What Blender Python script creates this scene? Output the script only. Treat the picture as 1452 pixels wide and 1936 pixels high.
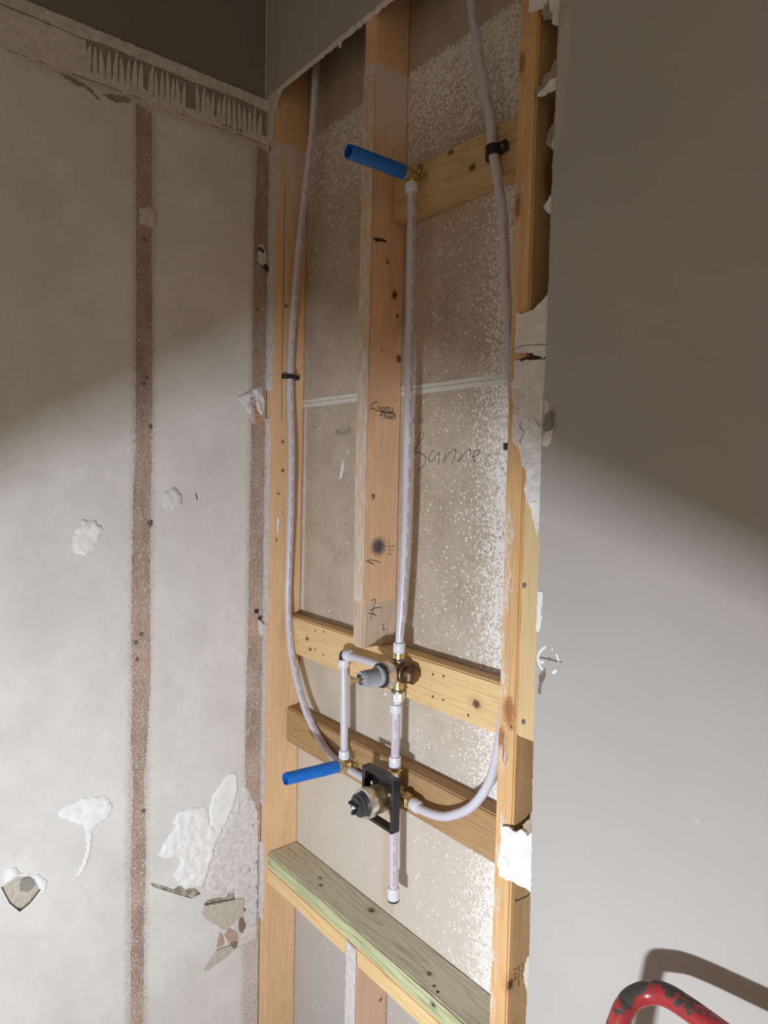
import bpy, bmesh, math, random
from mathutils import Vector, Matrix, noise
from mathutils.geometry import delaunay_2d_cdt
random.seed(7)
for o in list(bpy.data.objects):
    bpy.data.objects.remove(o, do_unlink=True)
scene = bpy.context.scene
COL = scene.collection

# ------------------------------------------------------------------ camera
# world: X runs along the opened stud wall away from the corner, -Y into the room, Z up, floor at 0
cd = bpy.data.cameras.new('camera')
cd.sensor_fit = 'VERTICAL'; cd.sensor_height = 36.0; cd.lens = 1301.2 * 36.0 / 1936.0
cd.clip_start = 0.02
camera = bpy.data.objects.new('camera', cd)
_yaw, _pitch, _roll = 0.686, -0.0499, 0.0223
fw = Vector((-math.cos(_yaw) * math.cos(_pitch), math.sin(_yaw) * math.cos(_pitch), math.sin(_pitch)))
rt = fw.cross(Vector((0, 0, 1))).normalized(); up = rt.cross(fw)
rt, up = rt * math.cos(_roll) + up * math.sin(_roll), -rt * math.sin(_roll) + up * math.cos(_roll)
m = Matrix((rt, up, -fw)).transposed().to_4x4(); m.translation = Vector((1.5266, -0.862, 1.5))
camera.matrix_world = m
COL.objects.link(camera); scene.camera = camera

# ------------------------------------------------------------------ world, light, exposure
world = bpy.data.worlds.new('world'); scene.world = world; world.use_nodes = True
bg = world.node_tree.nodes['Background']
bg.inputs[0].default_value = (1.0, 0.80, 0.60, 1); bg.inputs[1].default_value = 0.34
vs = scene.view_settings
vs.view_transform = 'Standard'; vs.look = 'None'; vs.exposure = 0.0; vs.gamma = 1.0; vs.use_curve_mapping = False
LAMP_POS = Vector((1.23, -1.11, 0.781)); LAMP_W = 17.2
LAMP_COL = (0.935, 1.0, 1.10)

# measured outlines, metres: left wall (y, z); stud-wall planes (x, z); stud sides (y, z)
GOUGE_ROUND = [(-0.4574, 1.3448), (-0.4501, 1.378), (-0.4311, 1.3976), (-0.4095, 1.3937), (-0.393, 1.3762), (-0.3985, 1.3593), (-0.4094, 1.337), (-0.431, 1.3211), (-0.4501, 1.3277)]
GOUGE_FAINT = [(-0.2654, 1.4326), (-0.2569, 1.4566), (-0.2346, 1.4688), (-0.2155, 1.4506), (-0.2153, 1.4261), (-0.2342, 1.4141), (-0.2567, 1.418)]
GOUGE_TAIL = [(-0.4866, 0.7785), (-0.4754, 0.7875), (-0.4372, 0.7952), (-0.3857, 0.787), (-0.3693, 0.7565), (-0.3815, 0.7344), (-0.4057, 0.7247), (-0.4136, 0.7145), (-0.4156, 0.6896), (-0.4207, 0.6574), (-0.4333, 0.6321), (-0.4565, 0.6152), (-0.4372, 0.6462), (-0.4286, 0.6685), (-0.4255, 0.7013), (-0.4333, 0.7333), (-0.4565, 0.7488), (-0.4792, 0.766)]
TORN_WHITE = [(-0.1206, 0.6245), (-0.0962, 0.6343), (-0.1203, 0.5983), (-0.1305, 0.5612), (-0.1422, 0.5277), (-0.1554, 0.495), (-0.179, 0.5008), (-0.2022, 0.5066), (-0.2223, 0.5309), (-0.2308, 0.548), (-0.2225, 0.5618), (-0.2113, 0.5803), (-0.2227, 0.5926), (-0.2506, 0.5965), (-0.2671, 0.6104), (-0.2563, 0.6343), (-0.2399, 0.651), (-0.2261, 0.6688), (-0.2318, 0.6788), (-0.2179, 0.7024), (-0.1923, 0.7018), (-0.1514, 0.6941), (-0.1423, 0.6829), (-0.139, 0.6475)]
TORN_TIP = [(-0.0915, 0.7609), (-0.0696, 0.7582), (-0.0643, 0.7157), (-0.0764, 0.6751), (-0.0962, 0.6328), (-0.1206, 0.6239), (-0.139, 0.646), (-0.1423, 0.6829), (-0.1337, 0.7147), (-0.1097, 0.7426)]
PAPER_PATCH = [(-0.0593, 0.6937), (-0.0748, 0.6688), (-0.093, 0.6319), (-0.1172, 0.5944), (-0.1296, 0.5551), (-0.1494, 0.4957), (-0.131, 0.4598), (-0.0878, 0.4523), (-0.0497, 0.453), (-0.0473, 0.5119), (-0.0055, 0.558), (-0.0161, 0.6036), (-0.0586, 0.6404)]
CREVICE = [(-0.2857, 0.5527), (-0.2585, 0.5372), (-0.2306, 0.5158), (-0.208, 0.5229), (-0.1731, 0.4958), (-0.1611, 0.4799), (-0.1846, 0.4759), (-0.2277, 0.5049), (-0.2584, 0.5261), (-0.2802, 0.5411)]
SHARD_A = [(-0.1519, 0.4475), (-0.0461, 0.4261), (-0.0488, 0.3835), (-0.0647, 0.3749), (-0.0961, 0.3623), (-0.1364, 0.4008), (-0.1577, 0.4267)]
SHARD_PINK = [(-0.0867, 0.3629), (-0.0611, 0.3404), (-0.0609, 0.3223), (-0.0863, 0.324), (-0.0975, 0.3496)]
SHARD_BROWN = [(-0.0583, 0.3753), (-0.0487, 0.3775), (-0.0386, 0.3493), (-0.0481, 0.3335), (-0.058, 0.3451)]
SHARD_BROWN2 = [(-0.0831, 0.3227), (-0.0624, 0.3199), (-0.0638, 0.3055), (-0.0734, 0.3021)]
SHARD_BROWN3 = [(-0.0491, 0.4062), (-0.0376, 0.3912), (-0.0456, 0.3877)]
SHARD_TAN = [(-0.1116, 0.3613), (-0.1006, 0.3479), (-0.0988, 0.3234), (-0.1173, 0.3254), (-0.1145, 0.3478)]
SHARD_LONG = [(-0.1533, 0.2841), (-0.1204, 0.3209), (-0.0799, 0.3184), (-0.0727, 0.3027), (-0.1046, 0.2903), (-0.1412, 0.2816)]
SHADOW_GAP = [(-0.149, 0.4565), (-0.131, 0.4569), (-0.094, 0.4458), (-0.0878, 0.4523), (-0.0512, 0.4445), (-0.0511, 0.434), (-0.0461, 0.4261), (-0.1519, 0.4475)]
HOLE_BEIGE = [(-0.592, 0.6548), (-0.5592, 0.6647), (-0.5379, 0.6611), (-0.5308, 0.6505), (-0.5182, 0.6214), (-0.5381, 0.6005), (-0.5577, 0.5899), (-0.5768, 0.6154)]
HOLE_GREY = [(-0.555, 0.6532), (-0.5326, 0.6552), (-0.5283, 0.6293), (-0.5416, 0.6221), (-0.5551, 0.6311)]
HOLE_FUZZ = [(-0.5885, 0.6832), (-0.573, 0.6955), (-0.5556, 0.6715), (-0.5344, 0.6598), (-0.5254, 0.6615), (-0.5035, 0.6365), (-0.5109, 0.6166), (-0.5381, 0.5964), (-0.5182, 0.6194), (-0.5301, 0.6494), (-0.5379, 0.6603), (-0.5592, 0.6639), (-0.5869, 0.6569)]
MUD_DAB = [(-0.3204, 2.0717), (-0.2956, 2.0843), (-0.2786, 2.0703), (-0.2805, 2.0452), (-0.2953, 2.0363), (-0.3182, 2.04)]
SCRAPE_A = [(-0.4775, 2.2951), (-0.4599, 2.2996), (-0.4346, 2.2917), (-0.4152, 2.2856), (-0.3977, 2.2676), (-0.4087, 2.2715), (-0.426, 2.2828), (-0.4473, 2.2859), (-0.4682, 2.2889)]
SCRAPE_B = [(-0.3978, 2.2853), (-0.3688, 2.2957), (-0.3414, 2.2965), (-0.3367, 2.2902), (-0.3619, 2.2791), (-0.3822, 2.2809)]
SCREWS = [(-0.3072, 2.0075), (-0.3006, 1.7083), (-0.3076, 1.6948), (-0.2917, 1.6016), (-0.2924, 1.384), (-0.3097, 1.1365), (-0.3215, 1.1188), (-0.3189, 1.0801), (-0.0286, 1.9035), (-0.3029, 0.7279)]
TICK = [(-0.1833, 1.4544), (-0.1792, 1.437)]
RIDGES = [(-0.4263, 2.2918), (-0.4128, 2.2916), (-0.399, 2.2914), (-0.3851, 2.2912), (-0.3721, 2.291), (-0.3578, 2.2908), (-0.3456, 2.2906), (-0.3321, 2.2904), (-0.3185, 2.2902), (-0.2966, 2.2899), (-0.2837, 2.2897), (-0.2719, 2.2895), (-0.2588, 2.2893), (-0.2467, 2.2891), (-0.2345, 2.289), (-0.2222, 2.2888), (-0.1883, 2.2883), (-0.1755, 2.2881), (-0.1639, 2.2879), (-0.1535, 2.2878), (-0.1377, 2.2876), (-0.1257, 2.2874), (-0.1109, 2.2872), (-0.0973, 2.287), (-0.0835, 2.2868), (-0.071, 2.2866), (-0.057, 2.2864), (-0.0442, 2.2862), (-0.0313, 2.286)]
TEETH = [(-0.1276, 2.317), (-0.1172, 2.3147), (-0.1068, 2.3123), (-0.0976, 2.3118), (-0.0878, 2.3103), (-0.079, 2.3108)]
FLAP = [(-0.0796, 1.6841), (-0.0611, 1.6985), (-0.0398, 1.7111), (-0.0182, 1.7197), (-0.0083, 1.7099), (-0.0055, 1.6865), (-0.0028, 1.6694), (-0.0073, 1.6452), (-0.0172, 1.651), (-0.0271, 1.6631), (-0.0293, 1.6801), (-0.0359, 1.6902), (-0.0442, 1.683), (-0.0356, 1.6688), (-0.0389, 1.6472), (-0.051, 1.6527), (-0.0631, 1.6708)]
CORNER_CHUNK = [(-0.028, 2.0616), (-0.0106, 2.0681), (-0.0058, 2.0436), (-0.001, 2.019), (-0.0127, 2.0102), (-0.0289, 2.0195)]
CORNER_CHUNK2 = [(-0.0144, 1.1377), (-0.0038, 1.1298), (0.007, 1.1217), (0.0043, 1.0949), (-0.0078, 1.0938), (-0.0155, 1.1109)]
STRIP_L = [(-0.3265, 2.2918), (-0.3241, 2.0077), (-0.324, 1.723), (-0.3245, 1.5496), (-0.3287, 1.4563), (-0.3305, 1.3156), (-0.3322, 1.1619), (-0.3293, 1.0181), (-0.3312, 0.898), (-0.3261, 0.7995), (-0.3302, 0.6538), (-0.3297, 0.5054), (-0.3298, 0.235)]
STRIP_R = [(-0.2919, 2.2815), (-0.2916, 2.0153), (-0.2876, 1.7272), (-0.2891, 1.5511), (-0.2898, 1.4564), (-0.2914, 1.3135), (-0.2893, 1.1569), (-0.2886, 1.0109), (-0.2952, 0.8897), (-0.302, 0.793), (-0.2964, 0.6427), (-0.3006, 0.494), (-0.3017, 0.2209)]
STRIP2_L = [(-0.0326, 2.2768), (-0.0398, 2.0741), (-0.0399, 1.8837), (-0.0392, 1.7301), (-0.0397, 1.5618), (-0.0413, 1.3657), (-0.0415, 1.1674), (-0.0446, 0.9674), (-0.0463, 0.7651), (-0.0338, 0.6111)]
GYP_TOP = [(0.8045, 2.2474), (0.84, 2.2294), (0.8386, 2.225), (0.834, 2.2197), (0.8308, 2.2174), (0.8241, 2.2195), (0.814, 2.2219), (0.8055, 2.2235)]
KRAFT_TOP = [(0.8386, 2.225), (0.8437, 2.2199), (0.845, 2.2066), (0.8525, 2.1991), (0.8497, 2.1903), (0.8414, 2.1975), (0.8332, 2.199), (0.827, 2.2103), (0.8283, 2.2174), (0.834, 2.2197)]
GYP_TOP2 = [(0.8433, 2.2277), (0.8651, 2.2166), (0.8652, 2.1778), (0.8516, 2.1824), (0.8505, 2.1912), (0.8525, 2.1991), (0.8451, 2.2053)]
KRAFT_MID = [(0.8664, 2.1308), (0.8538, 2.1301), (0.8479, 2.1186), (0.8367, 2.1157), (0.8327, 2.1123), (0.8339, 2.104), (0.8189, 2.105), (0.8175, 2.0977), (0.8246, 2.0883), (0.8362, 2.0875), (0.8663, 2.0956)]
GYP_MID = [(0.8685, 2.0983), (0.8517, 2.1022), (0.8422, 2.0972), (0.8293, 2.0922), (0.8278, 2.0876), (0.8378, 2.0855), (0.8476, 2.0861), (0.8572, 2.0847), (0.8691, 2.0836)]
KRAFT_LOW = [(0.8656, 2.0389), (0.8545, 2.0366), (0.8469, 2.0266), (0.8442, 2.012), (0.8578, 1.997), (0.8644, 1.9922)]
GYP_LOW = [(0.8665, 2.015), (0.8595, 2.0111), (0.86, 2.0008), (0.8666, 1.9946)]
GYP_LOW2 = [(0.8667, 1.9354), (0.861, 1.9324), (0.8535, 1.9253), (0.846, 1.9156), (0.8543, 1.907), (0.8663, 1.8982)]
REM1 = [(0.7993, 1.7648), (0.8125, 1.7619), (0.833, 1.7649), (0.8471, 1.7727), (0.8593, 1.7828), (0.8613, 1.7825), (0.8647, 1.7009), (0.864, 1.6897), (0.8563, 1.6866), (0.8418, 1.6924), (0.8328, 1.6993), (0.818, 1.7), (0.7997, 1.7034), (0.7993, 1.7141), (0.7995, 1.7471)]
REM2 = [(0.7987, 1.6906), (0.8597, 1.6853), (0.8613, 1.6742), (0.8631, 1.6241), (0.8622, 1.5785), (0.86, 1.5442), (0.8604, 1.4866), (0.8619, 1.4149), (0.8531, 1.4189), (0.8464, 1.4395), (0.8429, 1.4534), (0.8381, 1.4625), (0.8318, 1.4717), (0.8268, 1.4857), (0.8322, 1.5), (0.8291, 1.5164), (0.8207, 1.5235), (0.8186, 1.5377), (0.812, 1.552), (0.8025, 1.5594), (0.7984, 1.5691), (0.7991, 1.6049), (0.7967, 1.6409), (0.794, 1.6554), (0.7984, 1.6597)]
CHIP = [(0.8663, 1.622), (0.8764, 1.6146), (0.8756, 1.6), (0.8825, 1.5997), (0.8833, 1.5795), (0.8814, 1.5593), (0.8735, 1.5516), (0.8649, 1.5552), (0.8658, 1.5688), (0.8725, 1.5754), (0.868, 1.5824), (0.8702, 1.5958), (0.8677, 1.6095)]
CHIP_GREY = [(0.8746, 1.6035), (0.8823, 1.6053), (0.8839, 1.5795), (0.8794, 1.5751), (0.8711, 1.5755), (0.868, 1.5824), (0.8711, 1.5958)]
CRACK1 = [(0.8171, 1.5944), (0.816, 1.585), (0.8239, 1.5753), (0.8169, 1.5637), (0.8187, 1.5566)]
CRACK2 = [(0.8436, 1.5977), (0.8512, 1.5881), (0.8572, 1.5821)]
REM3 = [(0.8039, 0.9339), (0.8185, 0.9385), (0.8313, 0.9352), (0.8451, 0.9467), (0.8539, 0.9448), (0.8576, 0.9393), (0.8641, 0.9491), (0.8712, 0.9409), (0.8723, 0.9149), (0.876, 0.9157), (0.8732, 0.8915), (0.8706, 0.8734), (0.8687, 0.8528), (0.8575, 0.8558), (0.8436, 0.8519), (0.8257, 0.8518), (0.811, 0.8492), (0.8017, 0.8492), (0.7971, 0.8706), (0.8021, 0.8847)]
KRAFT_REM3 = [(0.8423, 0.9509), (0.8557, 0.965), (0.8586, 0.9774), (0.8702, 0.9876), (0.8722, 0.9382), (0.857, 0.9345), (0.8514, 0.9434), (0.8443, 0.9455)]
KRAFT_BOT = [(0.8598, 0.7395), (0.8568, 0.7263), (0.8539, 0.7102), (0.8582, 0.6926), (0.8621, 0.6834), (0.8705, 0.6887), (0.868, 0.75)]
RING_L = [(0.8853, 1.2494), (0.8796, 1.2444), (0.8732, 1.237), (0.8712, 1.2288), (0.8732, 1.2204), (0.8816, 1.2114)]
RING_R = [(0.9039, 1.2425), (0.9071, 1.2378), (0.9102, 1.2293)]
RING_B = [(0.8981, 1.2109), (0.9069, 1.2184)]
RING_T = [(0.8955, 1.2482), (0.8986, 1.2462)]
RING_X = [(0.8734, 1.2304), (0.8914, 1.2311), (0.9152, 1.2315)]
RING_TAB = [(0.8736, 1.2261), (0.8785, 1.2227), (0.8823, 1.2269)]
CHIP2 = [(0.8659, 1.3314), (0.8753, 1.3311), (0.877, 1.322), (0.8738, 1.3019), (0.8765, 1.2925), (0.8718, 1.2692), (0.8662, 1.2687), (0.8658, 1.2917), (0.8666, 1.3128)]
SMUDGE = [(0.8745, 1.2042), (0.8847, 1.2176), (0.8858, 1.2069), (0.8836, 1.1965), (0.8793, 1.1866), (0.8785, 1.1743), (0.8731, 1.1729), (0.8739, 1.1875)]
HAND = [[(0.4707, 1.5694), (0.4767, 1.5752), (0.4853, 1.5824), (0.4879, 1.5882), (0.4838, 1.5928), (0.4762, 1.5901), (0.4703, 1.5813), (0.4685, 1.568), (0.4606, 1.5576), (0.4623, 1.5543), (0.472, 1.553), (0.4865, 1.5483), (0.4955, 1.5423), (0.4947, 1.5349), (0.4874, 1.5246), (0.4711, 1.5156)], [(0.5208, 1.5552), (0.5144, 1.5553), (0.5072, 1.5466), (0.5043, 1.5378), (0.5098, 1.5341), (0.5172, 1.5378), (0.5274, 1.5464), (0.5355, 1.5521), (0.5338, 1.5434), (0.534, 1.5275)], [(0.553, 1.5518), (0.5476, 1.5326), (0.5564, 1.5447), (0.5681, 1.5544), (0.575, 1.5571), (0.58, 1.5557), (0.5793, 1.5472), (0.5747, 1.5374), (0.5711, 1.529)], [(0.5996, 1.5539), (0.5867, 1.5331), (0.6018, 1.547), (0.6119, 1.5558), (0.6166, 1.5571), (0.6187, 1.5523), (0.6181, 1.544)], [(0.6229, 1.5419), (0.6322, 1.5439), (0.6394, 1.5479), (0.642, 1.5519), (0.6373, 1.5554), (0.63, 1.5521), (0.6265, 1.5453), (0.6278, 1.5371), (0.6344, 1.5337)], [(0.6563, 1.5363), (0.6641, 1.5436), (0.6728, 1.5488)]]
STAMP = [[(0.0046, 1.642), (0.011, 1.6499), (0.0185, 1.6535), (0.027, 1.655)], [(0.0042, 1.6368), (0.0112, 1.6409), (0.0208, 1.6374), (0.0353, 1.6355), (0.0441, 1.6347)], [(0.0431, 1.635), (0.0717, 1.6361), (0.0721, 1.6228), (0.0429, 1.6241), (0.0431, 1.635)], [(0.0452, 1.6295), (0.051, 1.633), (0.0608, 1.6337), (0.0688, 1.6313), (0.0679, 1.6282), (0.06, 1.6269), (0.0511, 1.627), (0.0452, 1.6295)], [(0.0288, 1.6253), (0.0326, 1.6293), (0.0364, 1.6289), (0.0326, 1.6271)]]
MARKS = [[(0.0174, 1.2436), (0.0295, 1.2448), (0.0239, 1.2253), (0.0184, 1.2034)], [(0.0139, 1.2231), (0.03, 1.2278), (0.0464, 1.227)], [(0.011, 1.2178), (0.0221, 1.2166), (0.0345, 1.2104)], [(0.0495, 1.1917), (0.0528, 1.1872), (0.0519, 1.18), (0.0582, 1.18)], [(0.0011, 1.3267), (0.011, 1.329), (0.0211, 1.3287), (0.0406, 1.3227)], [(0.0071, 1.3272), (0.0254, 1.3189)]]
TOPSCRIB = [(0.0032, 1.978), (0.0195, 1.9829), (0.0389, 1.981), (0.0074, 1.9738), (0.0264, 1.9803)]
KNOTS_MID = [(0.0632, 1.8779), (0.0787, 1.7486), (0.0429, 1.9415), (0.0716, 1.8371), (0.0187, 1.4615), (0.0906, 1.2633), (0.0326, 1.7632)]
KNOTS_LEFT = [(0.0322, 1.918), (0.029, 1.5838), (0.0302, 1.5116), (0.019, 1.4548), (0.0304, 1.4086), (0.046, 1.1303), (0.0149, 1.3401)]
WHITE_DASH = [(0.2072, 1.5414), (0.2142, 1.524), (0.2045, 1.4954), (0.1959, 1.4952), (0.2015, 1.5203)]
PAINT_C = (0.47, 0.445, 0.415)
KRAFT_A = (0.56, 0.475, 0.37); KRAFT_B = (0.47, 0.39, 0.295)
LEFT_A = (0.77, 0.765, 0.735); LEFT_B = (0.67, 0.66, 0.63)
FLAP_L = 0.20

# ------------------------------------------------------------------ node helpers
class T:
    """small wrapper round a material's node tree"""
    def __init__(s, name):
        s.m = bpy.data.materials.new(name); s.m.use_nodes = True
        s.t = s.m.node_tree; s.t.nodes.clear()
        s.out = s.n('ShaderNodeOutputMaterial'); s.b = s.n('ShaderNodeBsdfPrincipled')
        s.t.links.new(s.b.outputs[0], s.out.inputs[0])
        s.pos = s.n('ShaderNodeNewGeometry').outputs['Position']
    def n(s, typ, ins=None, **kw):
        x = s.t.nodes.new(typ)
        for k, v in kw.items(): setattr(x, k, v)
        for k, v in (ins or {}).items(): s.put(x.inputs[k], v)
        return x
    def put(s, sock, v):
        if isinstance(v, bpy.types.NodeSocket): s.t.links.new(v, sock)
        else: sock.default_value = v
    def ma(s, op, a, b=0.0, c=0.0, clamp=False):
        x = s.n('ShaderNodeMath', operation=op, use_clamp=clamp)
        for i, v in enumerate((a, b, c)): s.put(x.inputs[i], v)
        return x.outputs[0]
    def ve(s, op, a, b=(0, 0, 0)):
        x = s.n('ShaderNodeVectorMath', operation=op)
        s.put(x.inputs[0], a); s.put(x.inputs[1], b)
        return x.outputs['Value'] if op in ('LENGTH', 'DISTANCE', 'DOT_PRODUCT') else x.outputs[0]
    def noise(s, v, scale, detail=3.0, rough=0.55, dist=0.0):
        return s.n('ShaderNodeTexNoise', {'Vector': v, 'Scale': scale, 'Detail': detail, 'Roughness': rough, 'Distortion': dist}).outputs[0]
    def ss(s, v, a, b, x=0.0, y=1.0):
        return s.n('ShaderNodeMapRange', {0: v, 1: a, 2: b, 3: x, 4: y}, interpolation_type='SMOOTHSTEP').outputs[0]
    def mix(s, f, a, b):
        x = s.n('ShaderNodeMix', data_type='RGBA')
        s.put(x.inputs[0], f); s.put(x.inputs[6], col(a)); s.put(x.inputs[7], col(b))
        return x.outputs[2]
    def specks(s, v, scale, density, size=0.32):
        """irregular flecks: one per voronoi cell, kept with probability `density`"""
        w = s.n('ShaderNodeTexNoise', {'Vector': v, 'Scale': scale * 1.7, 'Detail': 2.0}).outputs[1]
        w = s.ve('MULTIPLY_ADD', w, (0.5 / scale,) * 3)
        q = s.ve('ADD', v, w)
        vo = s.n('ShaderNodeTexVoronoi', {'Vector': q, 'Scale': scale})
        sp = s.n('ShaderNodeSeparateColor', {0: vo.outputs['Color']})
        keep = s.ma('LESS_THAN', sp.outputs[0], density)
        r = s.ma('MULTIPLY_ADD', sp.outputs[1], size, size * 0.35)
        return s.ma('MULTIPLY', s.ma('LESS_THAN', vo.outputs['Distance'], r), keep)
    def xyz(s):
        x = s.n('ShaderNodeSeparateXYZ', {0: s.pos}); return x.outputs
    def bump(s, h, strength, dist=0.002):
        x = s.n('ShaderNodeBump', {'Height': h, 'Strength': strength, 'Distance': dist})
        s.t.links.new(x.outputs[0], s.b.inputs['Normal'])
    def done(s, c, rough=0.7, metal=0.0, **kw):
        s.put(s.b.inputs['Base Color'], col(c)); s.put(s.b.inputs['Roughness'], rough); s.put(s.b.inputs['Metallic'], metal)
        for k, v in kw.items(): s.put(s.b.inputs[k.replace('_', ' ')], v)
        return s.m

def col(c):
    if isinstance(c, bpy.types.NodeSocket): return c
    return (c[0], c[1], c[2], 1.0)
def rgb(r, g, b):
    f = lambda v: (v / 255 / 12.92) if v <= 10 else ((v / 255 + 0.055) / 1.055) ** 2.4
    return (f(r), f(g), f(b))

def wood(name, base, dark, axis, knots=(), nails=(), wash=0.0, speck=0.05, ring=0.5, washcol=(0.72, 0.69, 0.65),
         washz=None, grey=None, spray=None, sawn=0.0, hot=None, seed=0.0, streakcol=None, dust=()):
    t = T(name); X, Y, Z = t.xyz()
    st = [1, 1, 1]; st[axis] = 0.05
    p0 = t.ve('ADD', t.pos, (seed, seed * 1.7, seed * 0.6))
    wob = t.noise(p0, 6.0, 2.0)
    pk = t.ve('MULTIPLY', p0, tuple(st))
    fine = t.noise(t.ve('MULTIPLY', pk, (1, 1, 1)), 260.0, 4.0, 0.6)
    broad = t.noise(pk, 22.0, 2.0, 0.5, 0.4)
    rr = t.ma('PINGPONG', t.ma('MULTIPLY_ADD', broad, 11.0, t.ma('MULTIPLY', wob, 0.7)), 0.5)
    rings = t.ss(rr, 0.28, 0.5)
    f = t.ma('ADD', t.ma('MULTIPLY', rings, ring), t.ma('MULTIPLY', t.ss(fine, 0.42, 0.68), 0.42), clamp=True)
    c = t.mix(f, base, dark)
    c = t.mix(t.ss(t.noise(p0, 9.0, 3.0), 0.35, 0.75, 0.0, 0.45), c, tuple(0.6 * a + 0.4 * b for a, b in zip(dark, base)))
    if streakcol: c = t.mix(t.ss(t.noise(pk, 60.0, 2.0), 0.5, 0.7, 0.0, 0.8), c, streakcol)
    if sawn:
        sw = t.noise(t.ve('MULTIPLY', p0, (1, 1, 3.0) if axis == 2 else (3.0, 1, 1)), 160.0, 2.0)
        c = t.mix(t.ma('MULTIPLY', t.ss(sw, 0.45, 0.7), sawn), c, dark)
    jit = t.ma('MULTIPLY', t.ma('SUBTRACT', t.noise(t.pos, 240.0, 2.0), 0.5), 0.008)
    for kx, ky, kz, kr in knots:
        sc = [1, 1, 1]; sc[axis] = 0.75
        d = t.ve('LENGTH', t.ve('MULTIPLY', t.ve('SUBTRACT', t.pos, (kx, ky, kz)), tuple(sc)))
        d = t.ma('ADD', d, jit)
        c = t.mix(t.ss(d, kr * 2.2, kr * 0.9, 0.0, 0.55), c, dark)
        c = t.mix(t.ss(d, kr, kr * 0.45, 0.0, 0.9), c, (0.06, 0.032, 0.018))
    for kx, ky, kz, kr in nails:
        d = t.ve('LENGTH', t.ve('SUBTRACT', t.pos, (kx, ky, kz)))
        c = t.mix(t.ss(t.ma('ADD', d, t.ma('MULTIPLY', jit, 0.35)), kr, kr * 0.7, 0.0, 0.95), c, (0.018, 0.014, 0.012))
    if hot:
        for (kx, ky, kz, kr) in hot[1]:
            d = t.ma('ADD', t.ve('LENGTH', t.ve('MULTIPLY', t.ve('SUBTRACT', t.pos, (kx, ky, kz)), (1, 1, 0.5))), t.ma('MULTIPLY', jit, 2.0))
            c = t.mix(t.ss(d, kr, kr * 0.4, 0.0, 0.85), c, hot[0])
    for kx, ky, kz, kr in dust:
        d = t.ma('ADD', t.ve('LENGTH', t.ve('MULTIPLY', t.ve('SUBTRACT', t.pos, (kx, ky, kz)), (1, 1, 0.4))), t.ma('MULTIPLY', jit, 2.5))
        dn = t.ss(t.noise(t.ve('MULTIPLY', t.pos, (1, 1, 0.4)), 190.0, 4.0, 0.65), 0.40, 0.62)
        c = t.mix(t.ma('MULTIPLY', t.ma('MULTIPLY', t.ss(d, kr, kr * 0.3), dn), 0.85), c, (0.80, 0.77, 0.74))
    if grey is not None:        # weathered section below a height
        g = t.ss(t.ma('ADD', Z, jit), grey + 0.002, grey - 0.002)
        c = t.mix(t.ma('MULTIPLY', g, 0.7), c, t.mix(t.ss(fine, 0.4, 0.65), (0.62, 0.52, 0.42), (0.44, 0.36, 0.29)))
    if spray:
        (kx, ky, kz), kr = spray
        d = t.ve('LENGTH', t.ve('SUBTRACT', t.pos, (kx, ky, kz)))
        d = t.ma('ADD', d, t.ma('MULTIPLY', jit, 0.8))
        s_ = t.ss(d, kr, kr * 0.3)
        s_ = t.ma('MULTIPLY', s_, t.ss(t.noise(t.pos, 420.0, 2.0), 0.25, 0.5, 0.55, 0.95))
        c = t.mix(s_, c, (0.035, 0.045, 0.065))
    if wash:
        wn = t.noise(t.ve('MULTIPLY', t.pos, (1, 1, 0.35)), 70.0, 4.0, 0.65)
        if washz:               # dense overspray under a horizontal edge, thinning downwards
            zt, zb = washz
            k = t.ma('MULTIPLY', t.ss(t.ma('ADD', Z, t.ma('MULTIPLY', jit, 2.5)), zt + 0.003, zt - 0.003), t.ss(Z, zb, zt))
            th = t.ma('SUBTRACT', 0.80, t.ma('MULTIPLY', k, 0.42 * wash))
            wv = t.ss(t.noise(t.pos, 400.0, 3.0, 0.65), th, t.ma('ADD', th, 0.05))
            c = t.mix(t.ma('MULTIPLY', wv, t.ma('MINIMUM', t.ma('MULTIPLY', k, 4.0), 0.85)), c, washcol)
        else:
            c = t.mix(t.ma('MULTIPLY', t.ss(wn, 0.62 - 0.3 * wash, 0.82 - 0.3 * wash), 0.85), c, washcol)
    if speck:
        c = t.mix(t.ma('MULTIPLY', t.specks(t.ve('MULTIPLY', t.pos, (1, 1, 0.55)), 170.0, t.ma('MULTIPLY', speck, 0.45), 0.2), 0.9), c, (0.88, 0.84, 0.77))
        c = t.mix(t.ma('MULTIPLY', t.specks(t.ve('MULTIPLY', t.pos, (1, 1, 0.45)), 380.0, speck * 1.3, 0.26), 0.85), c, (0.86, 0.82, 0.75))
    t.bump(t.ma('ADD', fine, t.ma('MULTIPLY', rings, 0.4)), 0.25, 0.001)
    return t.done(c, 0.72)

# ------------------------------------------------------------------ materials
def mk_paint(name, base):
    t = T(name)
    big = t.noise(t.pos, 2.6, 4.0)
    c = t.mix(t.ss(big, 0.35, 0.7), base, tuple(v * 0.93 for v in base))
    c = t.mix(t.ma('MULTIPLY', t.specks(t.pos, 30.0, 0.02, 0.12), 0.35), c, tuple(min(1, v * 1.35) for v in base))
    t.bump(t.noise(t.pos, 420.0, 3.0), 0.10, 0.001)
    return t.done(c, 0.62)
PAINT = mk_paint('greige_wall_paint', PAINT_C)
PAINT_PALE = mk_paint('pale_paint_smear', tuple(v * 1.13 for v in PAINT_C))
UPPER_DARK = mk_paint('dark_greige_upper', (0.215, 0.195, 0.17))  # darker colour for the upper board of the left wall

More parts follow.
